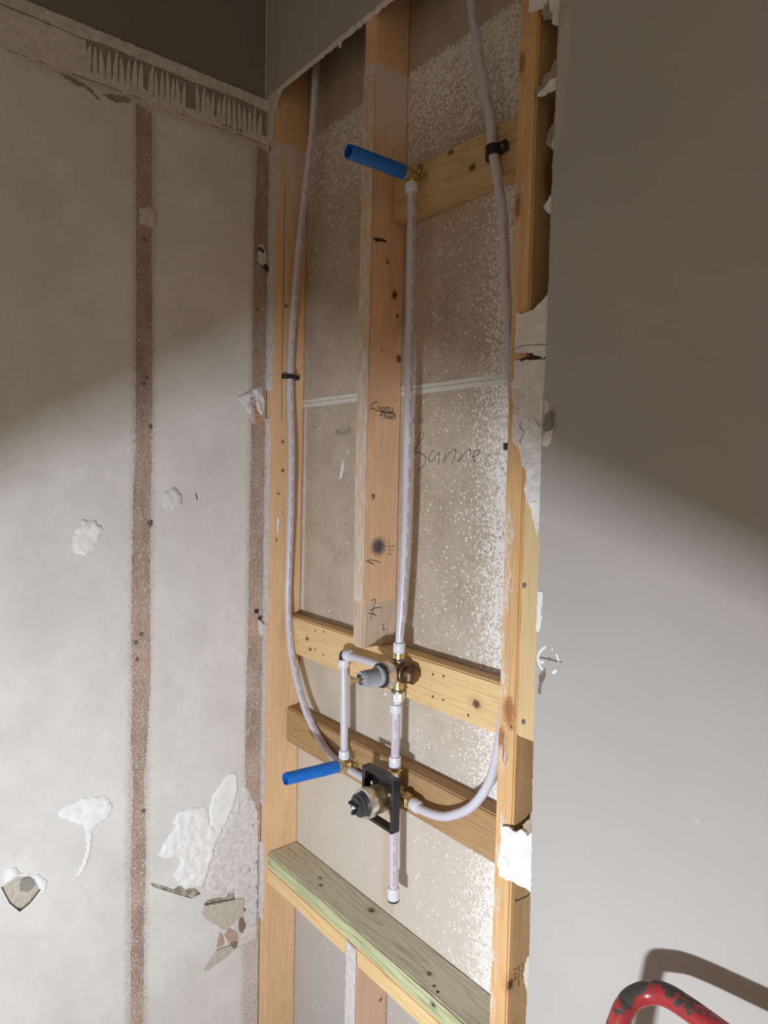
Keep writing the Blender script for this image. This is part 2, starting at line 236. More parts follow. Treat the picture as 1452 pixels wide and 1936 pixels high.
def mk_kraft():
    t = T('kraft_paper_with_overspray'); X, Y, Z = t.xyz()
    n1 = t.noise(t.pos, 14.0, 4.0)
    fib = t.noise(t.ve('MULTIPLY', t.pos, (1, 1, 0.25)), 300.0, 2.0)
    c = t.mix(t.ss(n1, 0.3, 0.75), KRAFT_A, KRAFT_B)
    c = t.mix(t.ss(fib, 0.4, 0.7, 0.0, 0.16), c, (0.22, 0.17, 0.12))
    c = t.mix(t.ss(t.ma('ADD', Z, t.ma('MULTIPLY', n1, 0.3)), 1.55, 0.80), c, (0.64, 0.575, 0.49))   # paler towards the bottom
    low = t.ss(Z, 0.52, 0.44)                                     # greyer sheet face below the sill boards
    c = t.mix(t.ma('MULTIPLY', low, 0.75), c, (0.50, 0.49, 0.47))
    stain = t.ma('MULTIPLY', t.ss(X, 0.380, 0.392), t.ss(X, 0.432, 0.426))
    stain = t.ma('MULTIPLY', stain, t.ma('MULTIPLY', t.ss(Z, 0.86, 0.78), t.ss(Z, 0.54, 0.56)))
    c = t.mix(t.ma('MULTIPLY', stain, 0.35), c, (0.50, 0.36, 0.18))
    # overspray density in the wall's own coordinates
    ej = t.ma('MULTIPLY', t.ma('SUBTRACT', t.noise(t.pos, 90.0, 4.0, 0.7), 0.5), 0.05)
    edge = t.ss(t.ma('ADD', Z, ej), 2.343, 2.330)
    band = t.ma('MULTIPLY', t.ss(Z, 1.86, 2.34), t.ss(X, 0.0, 0.75, 0.85, 1.0))
    right = t.ss(t.ma('ADD', X, t.ma('MULTIPLY', ej, 3.0)), 0.51, 0.75)
    rlow = t.ma('MULTIPLY', right, t.ss(Z, 2.0, 1.75, 1.0, 1.0))
    bayr = t.ss(X, 0.44, 0.5)
    dens = t.ma('MAXIMUM', t.ma('MULTIPLY', band, 0.95), t.ma('MULTIPLY', rlow, 1.02))
    mid = t.ma('MULTIPLY', bayr, t.ss(Z, 0.45, 0.62, 0.0, 0.20))
    dens = t.ma('MAXIMUM', t.ma('MULTIPLY', dens, edge), t.ma('MULTIPLY', mid, edge))
    th = t.ma('SUBTRACT', 0.83, t.ma('MULTIPLY', dens, 0.40))
    nz = t.noise(t.ve('MULTIPLY', t.pos, (1, 1, 0.8)), 220.0, 3.0, 0.66, 0.8)
    heavy = t.ma('GREATER_THAN', nz, th)
    sp = t.specks(t.ve('MULTIPLY', t.pos, (1, 1, 0.7)), 140.0, t.ma('MULTIPLY_ADD', dens, 0.85, 0.018), 0.25)
    sp2 = t.specks(t.ve('MULTIPLY', t.pos, (1, 1, 0.5)), 400.0, t.ma('MULTIPLY_ADD', dens, 0.9, t.ma('MULTIPLY', edge, t.ss(Z, 0.9, 1.7, 0.05, 0.20))), 0.26)
    sp = t.ma('MULTIPLY', t.ma('MAXIMUM', sp, sp2), t.ss(edge, 0.0, 1.0, 0.25, 1.0))
    mask = t.ma('MAXIMUM', t.ma('MULTIPLY', heavy, edge), sp)
    c = t.mix(t.ma('MULTIPLY', mask, 0.9), c, (0.92, 0.91, 0.885))
    t.bump(t.ma('ADD', mask, t.ma('MULTIPLY', fib, 0.3)), 0.4, 0.001)
    return t.done(c, 0.85)
KRAFT = mk_kraft()

def mk_leftwall():
    t = T('scraped_drywall_paper'); X, Y, Z = t.xyz()
    v = t.ve('MULTIPLY', t.pos, (1, 1, 1))
    a = t.noise(v, 7.0, 5.0, 0.6); b = t.noise(v, 34.0, 4.0, 0.65, 0.5); f = t.noise(v, 330.0, 3.0, 0.7)
    c = t.mix(t.ss(a, 0.3, 0.72), LEFT_A, LEFT_B)
    c = t.mix(t.ss(b, 0.50, 0.78, 0.0, 0.20), c, (0.56, 0.53, 0.48))
    c = t.mix(t.ss(f, 0.5, 0.75, 0.0, 0.18), c, (0.54, 0.51, 0.47))
    jy = t.ma('MULTIPLY', t.ma('SUBTRACT', t.noise(v, 60.0, 4.0, 0.75), 0.5), 0.028)
    yy = t.ma('ADD', Y, jy)
    fl = t.ss(t.noise(v, 260.0, 3.0, 0.7), 0.38, 0.62)
    halo = t.ma('MULTIPLY', t.ss(t.ma('ABSOLUTE', t.ma('ADD', yy, t.ss(Z, 1.7, 0.5, 0.3065, 0.3165))), 0.034, 0.016), fl)
    halo2 = t.ma('MULTIPLY', t.ss(yy, -0.058, -0.038), fl)
    topb = t.ma('MULTIPLY', t.ma('MULTIPLY', t.ss(t.ma('ADD', Z, jy), 2.272, 2.305), t.ss(Y, -0.62, -0.48)), fl)
    h = t.ma('MULTIPLY', t.ma('MAXIMUM', t.ma('MAXIMUM', halo, halo2), topb), 0.75)
    c = t.mix(h, c, (0.36, 0.24, 0.18))
    t.bump(t.ma('ADD', t.ma('MULTIPLY', b, 1.0), t.ma('MULTIPLY', f, 0.45)), 0.5, 0.0025)
    return t.done(c, 0.9)
LEFTW = mk_leftwall()

def mk_strip():
    t = T('torn_brown_board_paper'); X, Y, Z = t.xyz()
    a = t.noise(t.ve('MULTIPLY', t.pos, (1, 1, 0.3)), 40.0, 4.0, 0.65)
    b = t.noise(t.pos, 16.0, 3.0); g = t.noise(t.pos, 3.1, 2.0)
    c = t.mix(t.ss(a, 0.35, 0.7), (0.39, 0.265, 0.20), (0.27, 0.185, 0.145))
    c = t.mix(t.ss(b, 0.5, 0.72, 0.0, 0.55), c, (0.36, 0.31, 0.30))
    c = t.mix(t.ss(g, 0.45, 0.62, 0.0, 0.5), c, (0.55, 0.38, 0.26))
    fr = t.noise(t.ve('MULTIPLY', t.pos, (1, 1, 0.6)), 480.0, 3.0, 0.7)
    c = t.mix(t.ma('MULTIPLY', t.ss(fr, 0.50, 0.60), t.ma('MULTIPLY', t.ss(b, 0.3, 0.6, 0.35, 0.85), t.ss(Z, 1.9, 1.2, 0.35, 1.0))), c, (0.70, 0.67, 0.655))
    c = t.mix(t.specks(t.ve('MULTIPLY', t.pos, (1, 1, 0.6)), 190.0, 0.26, 0.24), c, (0.80, 0.77, 0.73))
    t.bump(fr, 0.5, 0.0015)
    return t.done(c, 0.9)
STRIP = mk_strip()

def mk_noise2(name, a, b, scale, rough=0.85, bump=0.3, pits=0.0, pitcol=(0.25, 0.22, 0.2), bd=0.0015):
    t = T(name)
    n = t.noise(t.pos, scale, 4.0, 0.6)
    c = t.mix(t.ss(n, 0.35, 0.68), a, b)
    if pits: c = t.mix(t.specks(t.pos, 240.0, pits, 0.2), c, pitcol)
    t.bump(t.noise(t.pos, scale * 3.0, 4.0, 0.65), bump, bd)
    return t.done(c, rough)
GYPSUM = mk_noise2('broken_gypsum_core', (0.86, 0.85, 0.83), (0.74, 0.72, 0.70), 60.0, bump=0.6, pits=0.07)
GYP_GREY = mk_noise2('dusty_gypsum_paper', (0.76, 0.735, 0.73), (0.60, 0.575, 0.57), 80.0, bump=0.5, pits=0.09, pitcol=(0.36, 0.29, 0.26))
GYP_FACE = mk_noise2('smooth_gypsum', (0.88, 0.89, 0.88), (0.80, 0.81, 0.80), 45.0, bump=0.15)
MUD = mk_noise2('joint_compound', (0.70, 0.67, 0.63), (0.56, 0.52, 0.48), 70.0, bump=0.5, pits=0.05)
THINSET_L = mk_noise2('thinset_ridge', (0.72, 0.69, 0.64), (0.60, 0.57, 0.52), 90.0, bump=0.4)
THINSET_D = mk_noise2('thinset_groove', (0.33, 0.29, 0.25), (0.26, 0.225, 0.19), 60.0, bump=0.3)
TANPAPER = mk_noise2('bare_kraft_paper', (0.40, 0.33, 0.26), (0.31, 0.25, 0.19), 50.0, bump=0.2)
CREAM = mk_noise2('cream_board_shard', (0.60, 0.56, 0.47), (0.50, 0.46, 0.38), 120.0, bump=0.5, pits=0.06)
PINKB = mk_noise2('pinkish_paper_shard', (0.55, 0.40, 0.31), (0.46, 0.32, 0.25), 60.0, bump=0.2)
BROWNB = mk_noise2('brown_paper_shard', (0.30, 0.21, 0.16), (0.22, 0.15, 0.115), 60.0, bump=0.2)
GREYC = mk_noise2('grey_cavity_board', (0.30, 0.29, 0.28), (0.24, 0.235, 0.225), 40.0, bump=0.2)
DIRT = mk_noise2('olive_dirt', (0.25, 0.21, 0.15), (0.17, 0.145, 0.105), 120.0, bump=0.5)
PENCIL = mk_noise2('pencil_line', (0.075, 0.06, 0.045), (0.045, 0.036, 0.028), 90.0, bump=0.0)
INK = mk_noise2('black_stamp_ink', (0.05, 0.035, 0.03), (0.12, 0.08, 0.06), 260.0, bump=0.0)
FAINT = mk_noise2('faint_grey_print', (0.20, 0.17, 0.14), (0.30, 0.25, 0.20), 400.0, bump=0.0)
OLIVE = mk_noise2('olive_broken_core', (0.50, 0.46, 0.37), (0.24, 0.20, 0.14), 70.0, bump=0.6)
CRACK = mk_noise2('dark_crack', (0.03, 0.024, 0.02), (0.05, 0.04, 0.03), 90.0, bump=0.0)
FLOORM = mk_noise2('floor_boards', (0.36, 0.25, 0.16), (0.27, 0.18, 0.11), 6.0, rough=0.5, bump=0.1)
TAPE = mk_noise2('white_edge_tape', (0.74, 0.745, 0.69), (0.66, 0.66, 0.60), 80.0, bump=0.15, pits=0.01)
STEELN = mk_noise2('dull_steel', (0.30, 0.29, 0.28), (0.20, 0.19, 0.18), 300.0, rough=0.45, bump=0.1)
STEELN.node_tree.nodes['Principled BSDF'].inputs['Metallic'].default_value = 0.7

def mk_pex():
    t = T('milky_pex_tube')
    c = t.mix(t.ss(t.noise(t.pos, 9.0, 2.0), 0.3, 0.7), (0.60, 0.585, 0.66), (0.66, 0.65, 0.71))
    return t.done(c, 0.32, IOR=1.5, Subsurface_Weight=0.25, Subsurface_Radius=(0.006, 0.006, 0.007), Subsurface_Scale=1.0)
PEX = mk_pex()
t = T('white_pex_ring'); RING = t.done(t.mix(t.noise(t.pos, 40.0), (0.70, 0.715, 0.78), (0.76, 0.78, 0.83)), 0.3, Subsurface_Weight=0.2, Subsurface_Radius=(0.005, 0.005, 0.006), Subsurface_Scale=1.0)
t = T('red_pipe_print'); PRINT = t.done(t.mix(t.noise(t.pos, 300.0), (0.46, 0.11, 0.13), (0.56, 0.20, 0.22)), 0.5)
def mk_metal(name, a, b, rough, scale=60.0):
    t = T(name); n = t.noise(t.pos, scale, 4.0, 0.6)
    r = t.ss(n, 0.3, 0.7, rough, rough + 0.18)
    t.bump(t.noise(t.pos, scale * 8, 2.0), 0.08, 0.0005)
    return t.done(t.mix(t.ss(n, 0.35, 0.7), a, b), r, 1.0)
BRASS = mk_metal('cast_brass', (0.70, 0.56, 0.33), (0.54, 0.41, 0.23), 0.36)
BRASS_L = mk_metal('turned_brass', (0.80, 0.62, 0.33), (0.68, 0.50, 0.25), 0.22)
BRONZE = mk_metal('brown_bronze', (0.25, 0.165, 0.11), (0.17, 0.11, 0.075), 0.40)
CHROME = mk_metal('nickel_ring', (0.80, 0.78, 0.75), (0.66, 0.64, 0.61), 0.20)
t = T('black_plastic'); BLACK = t.done(t.mix(t.noise(t.pos, 200.0), (0.012, 0.012, 0.014), (0.022, 0.022, 0.025)), 0.38)
t = T('dark_grey_plastic'); CHAR = t.done(t.mix(t.noise(t.pos, 200.0), (0.035, 0.035, 0.038), (0.05, 0.05, 0.053)), 0.42)
t = T('grey_plastic'); GREYP = t.done(t.mix(t.noise(t.pos, 90.0), (0.33, 0.36, 0.40), (0.38, 0.41, 0.45)), 0.38)
t = T('blue_plastic'); BLUE = t.done(t.mix(t.noise(t.pos, 60.0), (0.008, 0.135, 0.52), (0.012, 0.165, 0.60)), 0.30)
def mk_red():
    t = T('chipped_red_paint'); X, Y, Z = t.xyz()
    n = t.noise(t.pos, 45.0, 4.0, 0.6, 0.3)
    nrm = t.n('ShaderNodeNewGeometry').outputs['Normal']
    sx = t.n('ShaderNodeSeparateXYZ', {0: nrm}).outputs
    nz = t.ma('MAXIMUM', sx[2], t.ma('MULTIPLY', sx[0], -1.0))
    k = t.ma('MULTIPLY_ADD', nz, 0.24, n)               # worn along the upper side of the tube
    chip = t.ss(k, 0.655, 0.668)
    c = t.mix(t.ss(t.noise(t.pos, 12.0), 0.3, 0.7), (0.40, 0.042, 0.036), (0.33, 0.030, 0.036))
    c = t.mix(chip, c, t.mix(t.noise(t.pos, 200.0), (0.030, 0.025, 0.022), (0.075, 0.065, 0.055)))
    c = t.mix(t.specks(t.pos, 55.0, 0.05, 0.16), c, (0.55, 0.53, 0.50))
    t.bump(t.ma('MULTIPLY', chip, -1.0), 0.5, 0.0006)
    return t.done(c, t.ss(chip, 0.0, 1.0, 0.28, 0.6))
RED = mk_red()

# ------------------------------------------------------------------ mesh helpers
def origin(o):
    v = Vector((0, 0, 0))
    while o is not None: v = v + o.location; o = o.parent
    return v
def build(name, bm, mat, parent=None, smooth=False, bevel=0.0):
    """link a bmesh given in world coordinates as ONE mesh object"""
    bmesh.ops.recalc_face_normals(bm, faces=bm.faces)
    if bevel: bmesh.ops.bevel(bm, geom=list(bm.edges), offset=bevel, segments=2, affect='EDGES', profile=0.5)
    me = bpy.data.meshes.new(name)
    if parent is not None: bmesh.ops.translate(bm, verts=bm.verts, vec=-origin(parent))
    bm.to_mesh(me); bm.free()
    for mm in (mat if isinstance(mat, (list, tuple)) else [mat]): me.materials.append(mm)
    o = bpy.data.objects.new(name, me); COL.objects.link(o)
    if parent is not None: o.parent = parent
    if smooth:
        for p in me.polygons: p.use_smooth = True
        if smooth != 'all':
            me.set_sharp_from_angle(angle=math.radians(38))
    return o
def tag(o, label=None, cat=None, group=None, kind=None):
    for k, v in (('label', label), ('category', cat), ('group', group), ('kind', kind)):
        if v: o[k] = v
    return o
def thing(name, loc, label, cat, group=None):
    o = bpy.data.objects.new(name, None); o.location = loc; o.empty_display_size = 0.05
    COL.objects.link(o); return tag(o, label, cat, group)
def structure(name, loc=(0, 0, 0)):
    o = bpy.data.objects.new(name, None); o.location = loc; COL.objects.link(o); return tag(o, kind='structure')

def box(lo, hi, bm=None, mat=0):
    bm = bm or bmesh.new()
    x0, y0, z0 = lo; x1, y1, z1 = hi
    v = [bm.verts.new(p) for p in ((x0, y0, z0), (x1, y0, z0), (x1, y1, z0), (x0, y1, z0), (x0, y0, z1), (x1, y0, z1), (x1, y1, z1), (x0, y1, z1))]
    for f in ((0, 3, 2, 1), (4, 5, 6, 7), (0, 1, 5, 4), (1, 2, 6, 5), (2, 3, 7, 6), (3, 0, 4, 7)):
        bm.faces.new([v[i] for i in f]).material_index = mat
    return bm
def board(lo, hi, cuts=14, warp=0.0012, bev=0.003):
    """a sawn board: eased edges, slightly uneven faces"""
    bm = box(lo, hi)
    bmesh.ops.bevel(bm, geom=list(bm.edges), offset=bev, segments=2, affect='EDGES')
    ax = max(range(3), key=lambda i: hi[i] - lo[i])
    L = hi[ax] - lo[ax]
    for k in range(1, cuts):
        no = [0, 0, 0]; no[ax] = 1; co = [0, 0, 0]; co[ax] = lo[ax] + L * k / cuts
        bmesh.ops.bisect_plane(bm, geom=bm.verts[:] + bm.edges[:] + bm.faces[:], plane_co=co, plane_no=no)
    c = [(a + b) / 2 for a, b in zip(lo, hi)]
    for v in bm.verts:
        n = noise.noise(Vector(v.co) * 9.0) * warp
        for i in range(3):
            if i != ax: v.co[i] -= abs(n) * (1 if v.co[i] > c[i] else -1)
    return bm
def frame_of(d, hint=Vector((0.77, -0.63, 0.05))):
    d = Vector(d).normalized(); n = (hint - d * hint.dot(d))
    if n.length < 1e-4: n = Vector((0, 0, 1)) - d * d.z
    n.normalize(); return d, n, d.cross(n)
def smooth_path(pts, per=8):
    P = [Vector(p) for p in pts]
    if len(P) < 3: return [P[0].lerp(P[-1], i / per) for i in range(per + 1)]
    P = [P[0] * 2 - P[1]] + P + [P[-1] * 2 - P[-2]]
    out = []
    for i in range(1, len(P) - 2):
        a, b, c, d = P[i - 1:i + 3]
        for k in range(per):
            t_ = k / per
            out.append(0.5 * ((2 * b) + (c - a) * t_ + (2 * a - 5 * b + 4 * c - d) * t_ ** 2 + (3 * b - a - 3 * c + d) * t_ ** 3))
    return out + [P[-2]]
def tube(path, r, seg=20, bm=None, caps=True):
    bm = bm or bmesh.new(); P = [Vector(p) for p in path]; rings = []
    rr = r if isinstance(r, (list, tuple)) else [r] * len(P)
    for i, p in enumerate(P):
        d = (P[min(i + 1, len(P) - 1)] - P[max(i - 1, 0)])
        d, n, b = frame_of(d)
        rings.append([bm.verts.new(p + (n * math.cos(2 * math.pi * k / seg) + b * math.sin(2 * math.pi * k / seg)) * rr[i]) for k in range(seg)])
    for a, b in zip(rings, rings[1:]):
        for k in range(seg): bm.faces.new((a[k], a[(k + 1) % seg], b[(k + 1) % seg], b[k]))
    if caps: bm.faces.new(rings[0][::-1]); bm.faces.new(rings[-1])
    return bm
def lathe(base, axis, prof, seg=28, bm=None, close=True):
    """revolve (radius, distance) pairs about an axis from a base point; seg=6 or 8 gives a nut"""
    bm = bm or bmesh.new(); d, n, b = frame_of(axis); base = Vector(base); rings = []
    for r, h in prof:
        rings.append([bm.verts.new(base + d * h + (n * math.cos(2 * math.pi * (k + 0.5) / seg) + b * math.sin(2 * math.pi * (k + 0.5) / seg)) * max(r, 1e-5)) for k in range(seg)])
    for a, c in zip(rings, rings[1:]):
        for k in range(seg): bm.faces.new((a[k], a[(k + 1) % seg], c[(k + 1) % seg], c[k]))
    if close: bm.faces.new(rings[0][::-1]); bm.faces.new(rings[-1])
    return bm
def inside(p, poly):
    x, y = p; c = False; j = len(poly) - 1
    for i in range(len(poly)):
        xi, yi = poly[i]; xj, yj = poly[j]
        if (yi > y) != (yj > y) and x < (xj - xi) * (y - yi) / (yj - yi + 1e-12) + xi: c = not c
        j = i
    return c
def resample(poly, step, jit=0.0, closed=True, rnd=random):
    out = []; n = len(poly)
    for i in range(n if closed else n - 1):
        a = Vector(poly[i]).to_2d(); b = Vector(poly[(i + 1) % n]).to_2d(); k = max(1, round((b - a).length / step))
        for q in range(k):
            p = a.lerp(b, q / k)
            if jit: p += Vector((rnd.uniform(-jit, jit), rnd.uniform(-jit, jit)))
            out.append((p.x, p.y))
    if not closed: out.append(tuple(poly[-1]))
    return out
def edge_dist(p, poly):
    best = 9; n = len(poly); P = Vector(p)
    for i in range(n):
        a = Vector(poly[i]); b = Vector(poly[(i + 1) % n]); e = b - a; l = e.length_squared
        t_ = 0 if l < 1e-12 else max(0, min(1, (P - a).dot(e) / l))
        best = min(best, (a + e * t_ - P).length)
    return best
def slab(poly, to3, thick, step=0.006, jit=0.0015, rough=0.0, soft=0.0, holes=(), bm=None, mat=0, seed=1, side=0):
    """a ragged plate with the outline `poly`: its face stands `thick` proud, sides drop to 0; soft > 0 feathers the rim"""
    rnd = random.Random(seed); bm = bm or bmesh.new()
    loops = [resample(poly, step, jit, rnd=rnd)] + [resample(h, step, jit * 0.5, rnd=rnd) for h in holes]
    pts = []; edges = []
    for L in loops:
        b = len(pts); pts += L; edges += [(b + i, b + (i + 1) % len(L)) for i in range(len(L))]
    nb = len(pts)
    xs = [p[0] for p in loops[0]]; ys = [p[1] for p in loops[0]]
    if rough or soft:
        y = min(ys) + step
        while y < max(ys):
            x = min(xs) + step
            while x < max(xs):
                q = (x + rnd.uniform(-0.3, 0.3) * step, y + rnd.uniform(-0.3, 0.3) * step)
                if inside(q, loops[0]) and not any(inside(q, h) for h in loops[1:]) and min(edge_dist(q, L) for L in loops) > step * 0.45:
                    pts.append(q)
                x += step
            y += step
    vo, _, tri, *_ = delaunay_2d_cdt([Vector(p) for p in pts], edges, [], 0, 1e-7)
    vs_ = []
    for p in vo:
        h = thick
        if soft:
            d = min(edge_dist(p, L) for L in loops); h = thick * min(1.0, d / soft)
        if rough: h += rough * noise.noise(Vector((p.x * 70, p.y * 70, seed))) + rough * 0.6 * noise.noise(Vector((p.x * 210, p.y * 210, seed)))
        vs_.append(bm.verts.new(to3(p.x, p.y, max(h, thick * 0.05 if soft else h))))
    for f in tri:
        c = ((vo[f[0]].x + vo[f[1]].x + vo[f[2]].x) / 3, (vo[f[0]].y + vo[f[1]].y + vo[f[2]].y) / 3)
        if inside(c, loops[0]) and not any(inside(c, h) for h in loops[1:]):
            try: bm.faces.new([vs_[i] for i in f]).material_index = mat
            except ValueError: pass
    mine = set(vs_)
    rim = [e for e in bm.edges if len(e.link_faces) == 1 and e.verts[0] in mine]
    low = {}; num = {v: i for i, v in enumerate(vs_)}
    for e in rim:
        for v in e.verts:
            if v not in low:
                i = num[v]; low[v] = bm.verts.new(to3(vo[i].x, vo[i].y, 0.0))
    for e in rim:
        a, b = e.verts
        bm.faces.new((a, b, low[b], low[a])).material_index = side
    return bm
onX = lambda y, z, h: (h, y, z)                      # left wall, seen from +X
def onY(y0): return lambda x, z, h: (x, y0 - h, z)   # stud-wall planes, seen from -Y
def onSide(x0): return lambda y, z, h: (x0 + h, y, z)
def stroke(pts, to3, w=0.0012, h=0.0004, bm=None, per=5):
    """a thin raised line of ink or a crack along a drawn path"""
    bm = bm or bmesh.new(); P = smooth_path([(p[0], p[1], 0) for p in pts], per); L = []
    for i, p in enumerate(P):
        d = P[min(i + 1, len(P) - 1)] - P[max(i - 1, 0)]; n = Vector((-d.y, d.x, 0)); n = n.normalized() * w * 0.5 if n.length > 1e-9 else Vector((w * 0.5, 0, 0))
        k = 1.0 if 0 < i < len(P) - 1 else 0.35
        L.append((bm.verts.new(to3(p.x + n.x * k, p.y + n.y * k, h)), bm.verts.new(to3(p.x - n.x * k, p.y - n.y * k, h))))
    for a, b in zip(L, L[1:]): bm.faces.new((a[0], a[1], b[1], b[0]))
    return bm
def letters(s, size):
    """flat lettering outline as (verts, faces) with its left end at x = 0"""
    cu = bpy.data.curves.new('lettering', 'FONT'); cu.body = s; cu.size = size; cu.resolution_u = 1
    ob = bpy.data.objects.new('lettering', cu); COL.objects.link(ob)
    me = bpy.data.meshes.new_from_object(ob.evaluated_get(bpy.context.evaluated_depsgraph_get()))
    r = ([v.co.copy() for v in me.vertices], [tuple(p.vertices) for p in me.polygons])
    bpy.data.objects.remove(ob, do_unlink=True); bpy.data.curves.remove(cu); bpy.data.meshes.remove(me)
    return r
LET = {}
def put_letters(s, size, fn, bm):
    if (s, size) not in LET: LET[(s, size)] = letters(s, size)
    vs_, fs = LET[(s, size)]; V = [bm.verts.new(fn(v.x, v.y)) for v in vs_]
    for f in fs:
        try: bm.faces.new([V[i] for i in f])
        except ValueError: pass
    return max(v.x for v in vs_)
def pipe_print(path, r, words, size, gap, start, phi0, parent, flip=False):
    P = [Vector(p) for p in path]; S = [0.0]
    for a, b in zip(P, P[1:]): S.append(S[-1] + (b - a).length)
    def at(s):
        i = 0
        while i < len(S) - 2 and S[i + 1] < s: i += 1
        t_ = (s - S[i]) / max(1e-9, S[i + 1] - S[i]); return P[i].lerp(P[i + 1], t_), (P[i + 1] - P[i])
    bm = bmesh.new(); s = start; k = 0
    while s < S[-1] - size * 4:
        w = words[k % len(words)]
        def fn(x, y, s=s):
            c, d = at(s + x); d, n, b = frame_of(d); a = phi0 - (y - size * 0.35) / r * (-1 if flip else 1)
            return c + (n * math.cos(a) + b * math.sin(a)) * (r + 0.00025)
        if s + len(w) * size * 0.75 > S[-1]: break
        s += put_letters(w, size, fn, bm) + gap; k += 1
    if len(bm.verts): return tag(build('printed_lettering', bm, PRINT, parent), kind='stuff')

# ------------------------------------------------------------------ the lamp: a low LED work light with an added flap over its beam
def work_light(pos, watts):
    t_ = thing('work_light', (pos.x, pos.y, 0.0), 'yellow LED work light on a tripod below the camera, aimed at the open corner', 'lamp')
    e1 = Vector((-1.23, 1.11, 1.0465)).normalized()                      # up the edge of the beam
    nrm = Vector((0.3552, -0.5494, 1.0)).normalized(); e2 = e1.cross(nrm).normalized()
    aim = (e1 * math.cos(math.radians(46)) - nrm * math.sin(math.radians(46))).normalized()
    upv = e2.cross(aim).normalized()
    if upv.z < 0: upv = -upv
    W, H = 0.10, 0.032
    cen = pos.copy(); top = pos + upv * (H / 2)
    ld = bpy.data.lights.new('led_panel', 'AREA'); ld.shape = 'RECTANGLE'; ld.size = W; ld.size_y = H; ld.energy = watts; ld.color = LAMP_COL
    lo = bpy.data.objects.new('led_panel', ld); COL.objects.link(lo); lo.parent = t_
    mm = Matrix((e2, upv, -aim)).transposed()
    if mm.determinant() < 0: mm = Matrix((-e2, upv, -aim)).transposed()
    mm = mm.to_4x4(); mm.translation = cen - Vector((pos.x, pos.y, 0)); lo.matrix_local = mm
    ty = T('yellow_plastic'); YEL = ty.done(ty.mix(ty.noise(ty.pos, 60.0), (0.60, 0.36, 0.02), (0.55, 0.32, 0.02)), 0.45)
    bm = bmesh.new()                                                   # open-fronted housing round the panel
    def quad(c, a, b): bm.faces.new([bm.verts.new(p) for p in (c, c + a, c + a + b, c + b)])
    b0 = cen - aim * 0.05 - e2 * (W / 2 + 0.01) - upv * (H / 2 + 0.012)
    dw = e2 * (W + 0.02); dh = upv * (H + 0.0125); dd = aim * 0.052
    quad(b0, dw, dh); quad(b0, dw, dd); quad(b0 + dh, dw, dd); quad(b0, dh, dd); quad(b0 + dw, dh, dd)
    build('lamp_housing', bm, YEL, t_)
    bm = bmesh.new()                                                   # unseen flat flap, added to cut off the top of the beam
    L = FLAP_L
    a = top + nrm * 0.001
    far = cen + e1 * L
    v = [a - e2 * (W / 2 + 0.012), a + e2 * (W / 2 + 0.012), far + e2 * (W / 2 + L * 1.5), far - e2 * (W / 2 + L * 1.5)]
    lo_ = [bm.verts.new(p) for p in v]; hi_ = [bm.verts.new(p + nrm * 0.002) for p in v]
    bm.faces.new(lo_); bm.faces.new(hi_[::-1])
    for i in range(4): bm.faces.new((lo_[i], lo_[(i + 1) % 4], hi_[(i + 1) % 4], hi_[i]))
    build('beam_flap', bm, BLACK, t_)
    q = cen - aim * 0.05
    hub = Vector((q.x, q.y, 0.60))
    build('lamp_post', tube([q - aim * 0.012, Vector((q.x, q.y, q.z - 0.03)) - aim * 0.02, hub], 0.009, 12), BLACK, t_)
    for k in range(3):
        an = 0.6 + k * 2.094
        build('tripod_leg', tube([hub, (hub.x + 0.3 * math.cos(an), hub.y + 0.3 * math.sin(an), 0.008)], 0.008, 10), BLACK, t_)
    return t_
work_light(LAMP_POS, LAMP_W)

# ------------------------------------------------------------------ the setting
RX, RY, RZ = 2.6, -2.3, 2.75
build('floor', box((-0.0127, RY, -0.05), (RX + 0.1, 0.10, 0.0)), FLOORM); tag(bpy.data.objects['floor'], kind='structure')
build('ceiling', box((-0.0127, RY, RZ), (RX + 0.1, 0.10, RZ + 0.05)), PAINT); tag(bpy.data.objects['ceiling'], kind='structure')
tag(build('wall_near', box((-0.0127, RY - 0.1, 0.0), (0.55, RY, RZ)), PAINT), kind='structure')

# left wall: scraped drywall with broken places cut right through its face
wl = structure('wall_left')
def smz(pts): return [(y, z) for y, z in pts]
rect = [(RY, 0.0), (0.0, 0.0), (0.0, 2.405), (RY, 2.405)]
bm = slab(rect, onX, 0.0127, step=0.05, jit=0.0, holes=[HOLE_BEIGE, CREVICE, SHADOW_GAP], seed=3, side=1)
bmesh.ops.translate(bm, verts=bm.verts, vec=(-0.0127, 0, 0))
build('drywall_sheet', bm, [LEFTW, DIRT], wl)
build('drywall_sheet', box((-0.0127, RY, 2.405), (0.0, 0.0, RZ)), UPPER_DARK, wl)
build('backing_board', box((-0.025, RY, 0.0), (-0.0127, 0.1017, RZ)), GREYC, wl)
build('hole_plug', slab(HOLE_BEIGE, onX, 0.004, rough=0.002, step=0.004, seed=4), CREAM, wl).location.x = -0.0115
build('hole_plug', slab(HOLE_GREY, onX, 0.0012, step=0.004, seed=5), GREYC, wl).location.x = -0.0068
def patch(name, poly, mat, thick, rough=0.0, soft=0.0, seed=1, step=0.005, jit=0.0015, off=0.0, kind=None):
    o = build(name, slab(poly, onX, thick, step=step, jit=jit, rough=rough, soft=soft, seed=seed), mat, wl, smooth='all' if soft else False)
    o.location.x = off
    if kind: o['kind'] = kind
    return o
strip = STRIP_L + STRIP_R[::-1]
patch('torn_paper_strip', strip, STRIP, 0.0007, rough=0.0004, step=0.0045, jit=0.0016, seed=11)
s2 = lambda z0, z1: [(y, z) for y, z in STRIP2_L if z0 <= z <= z1]
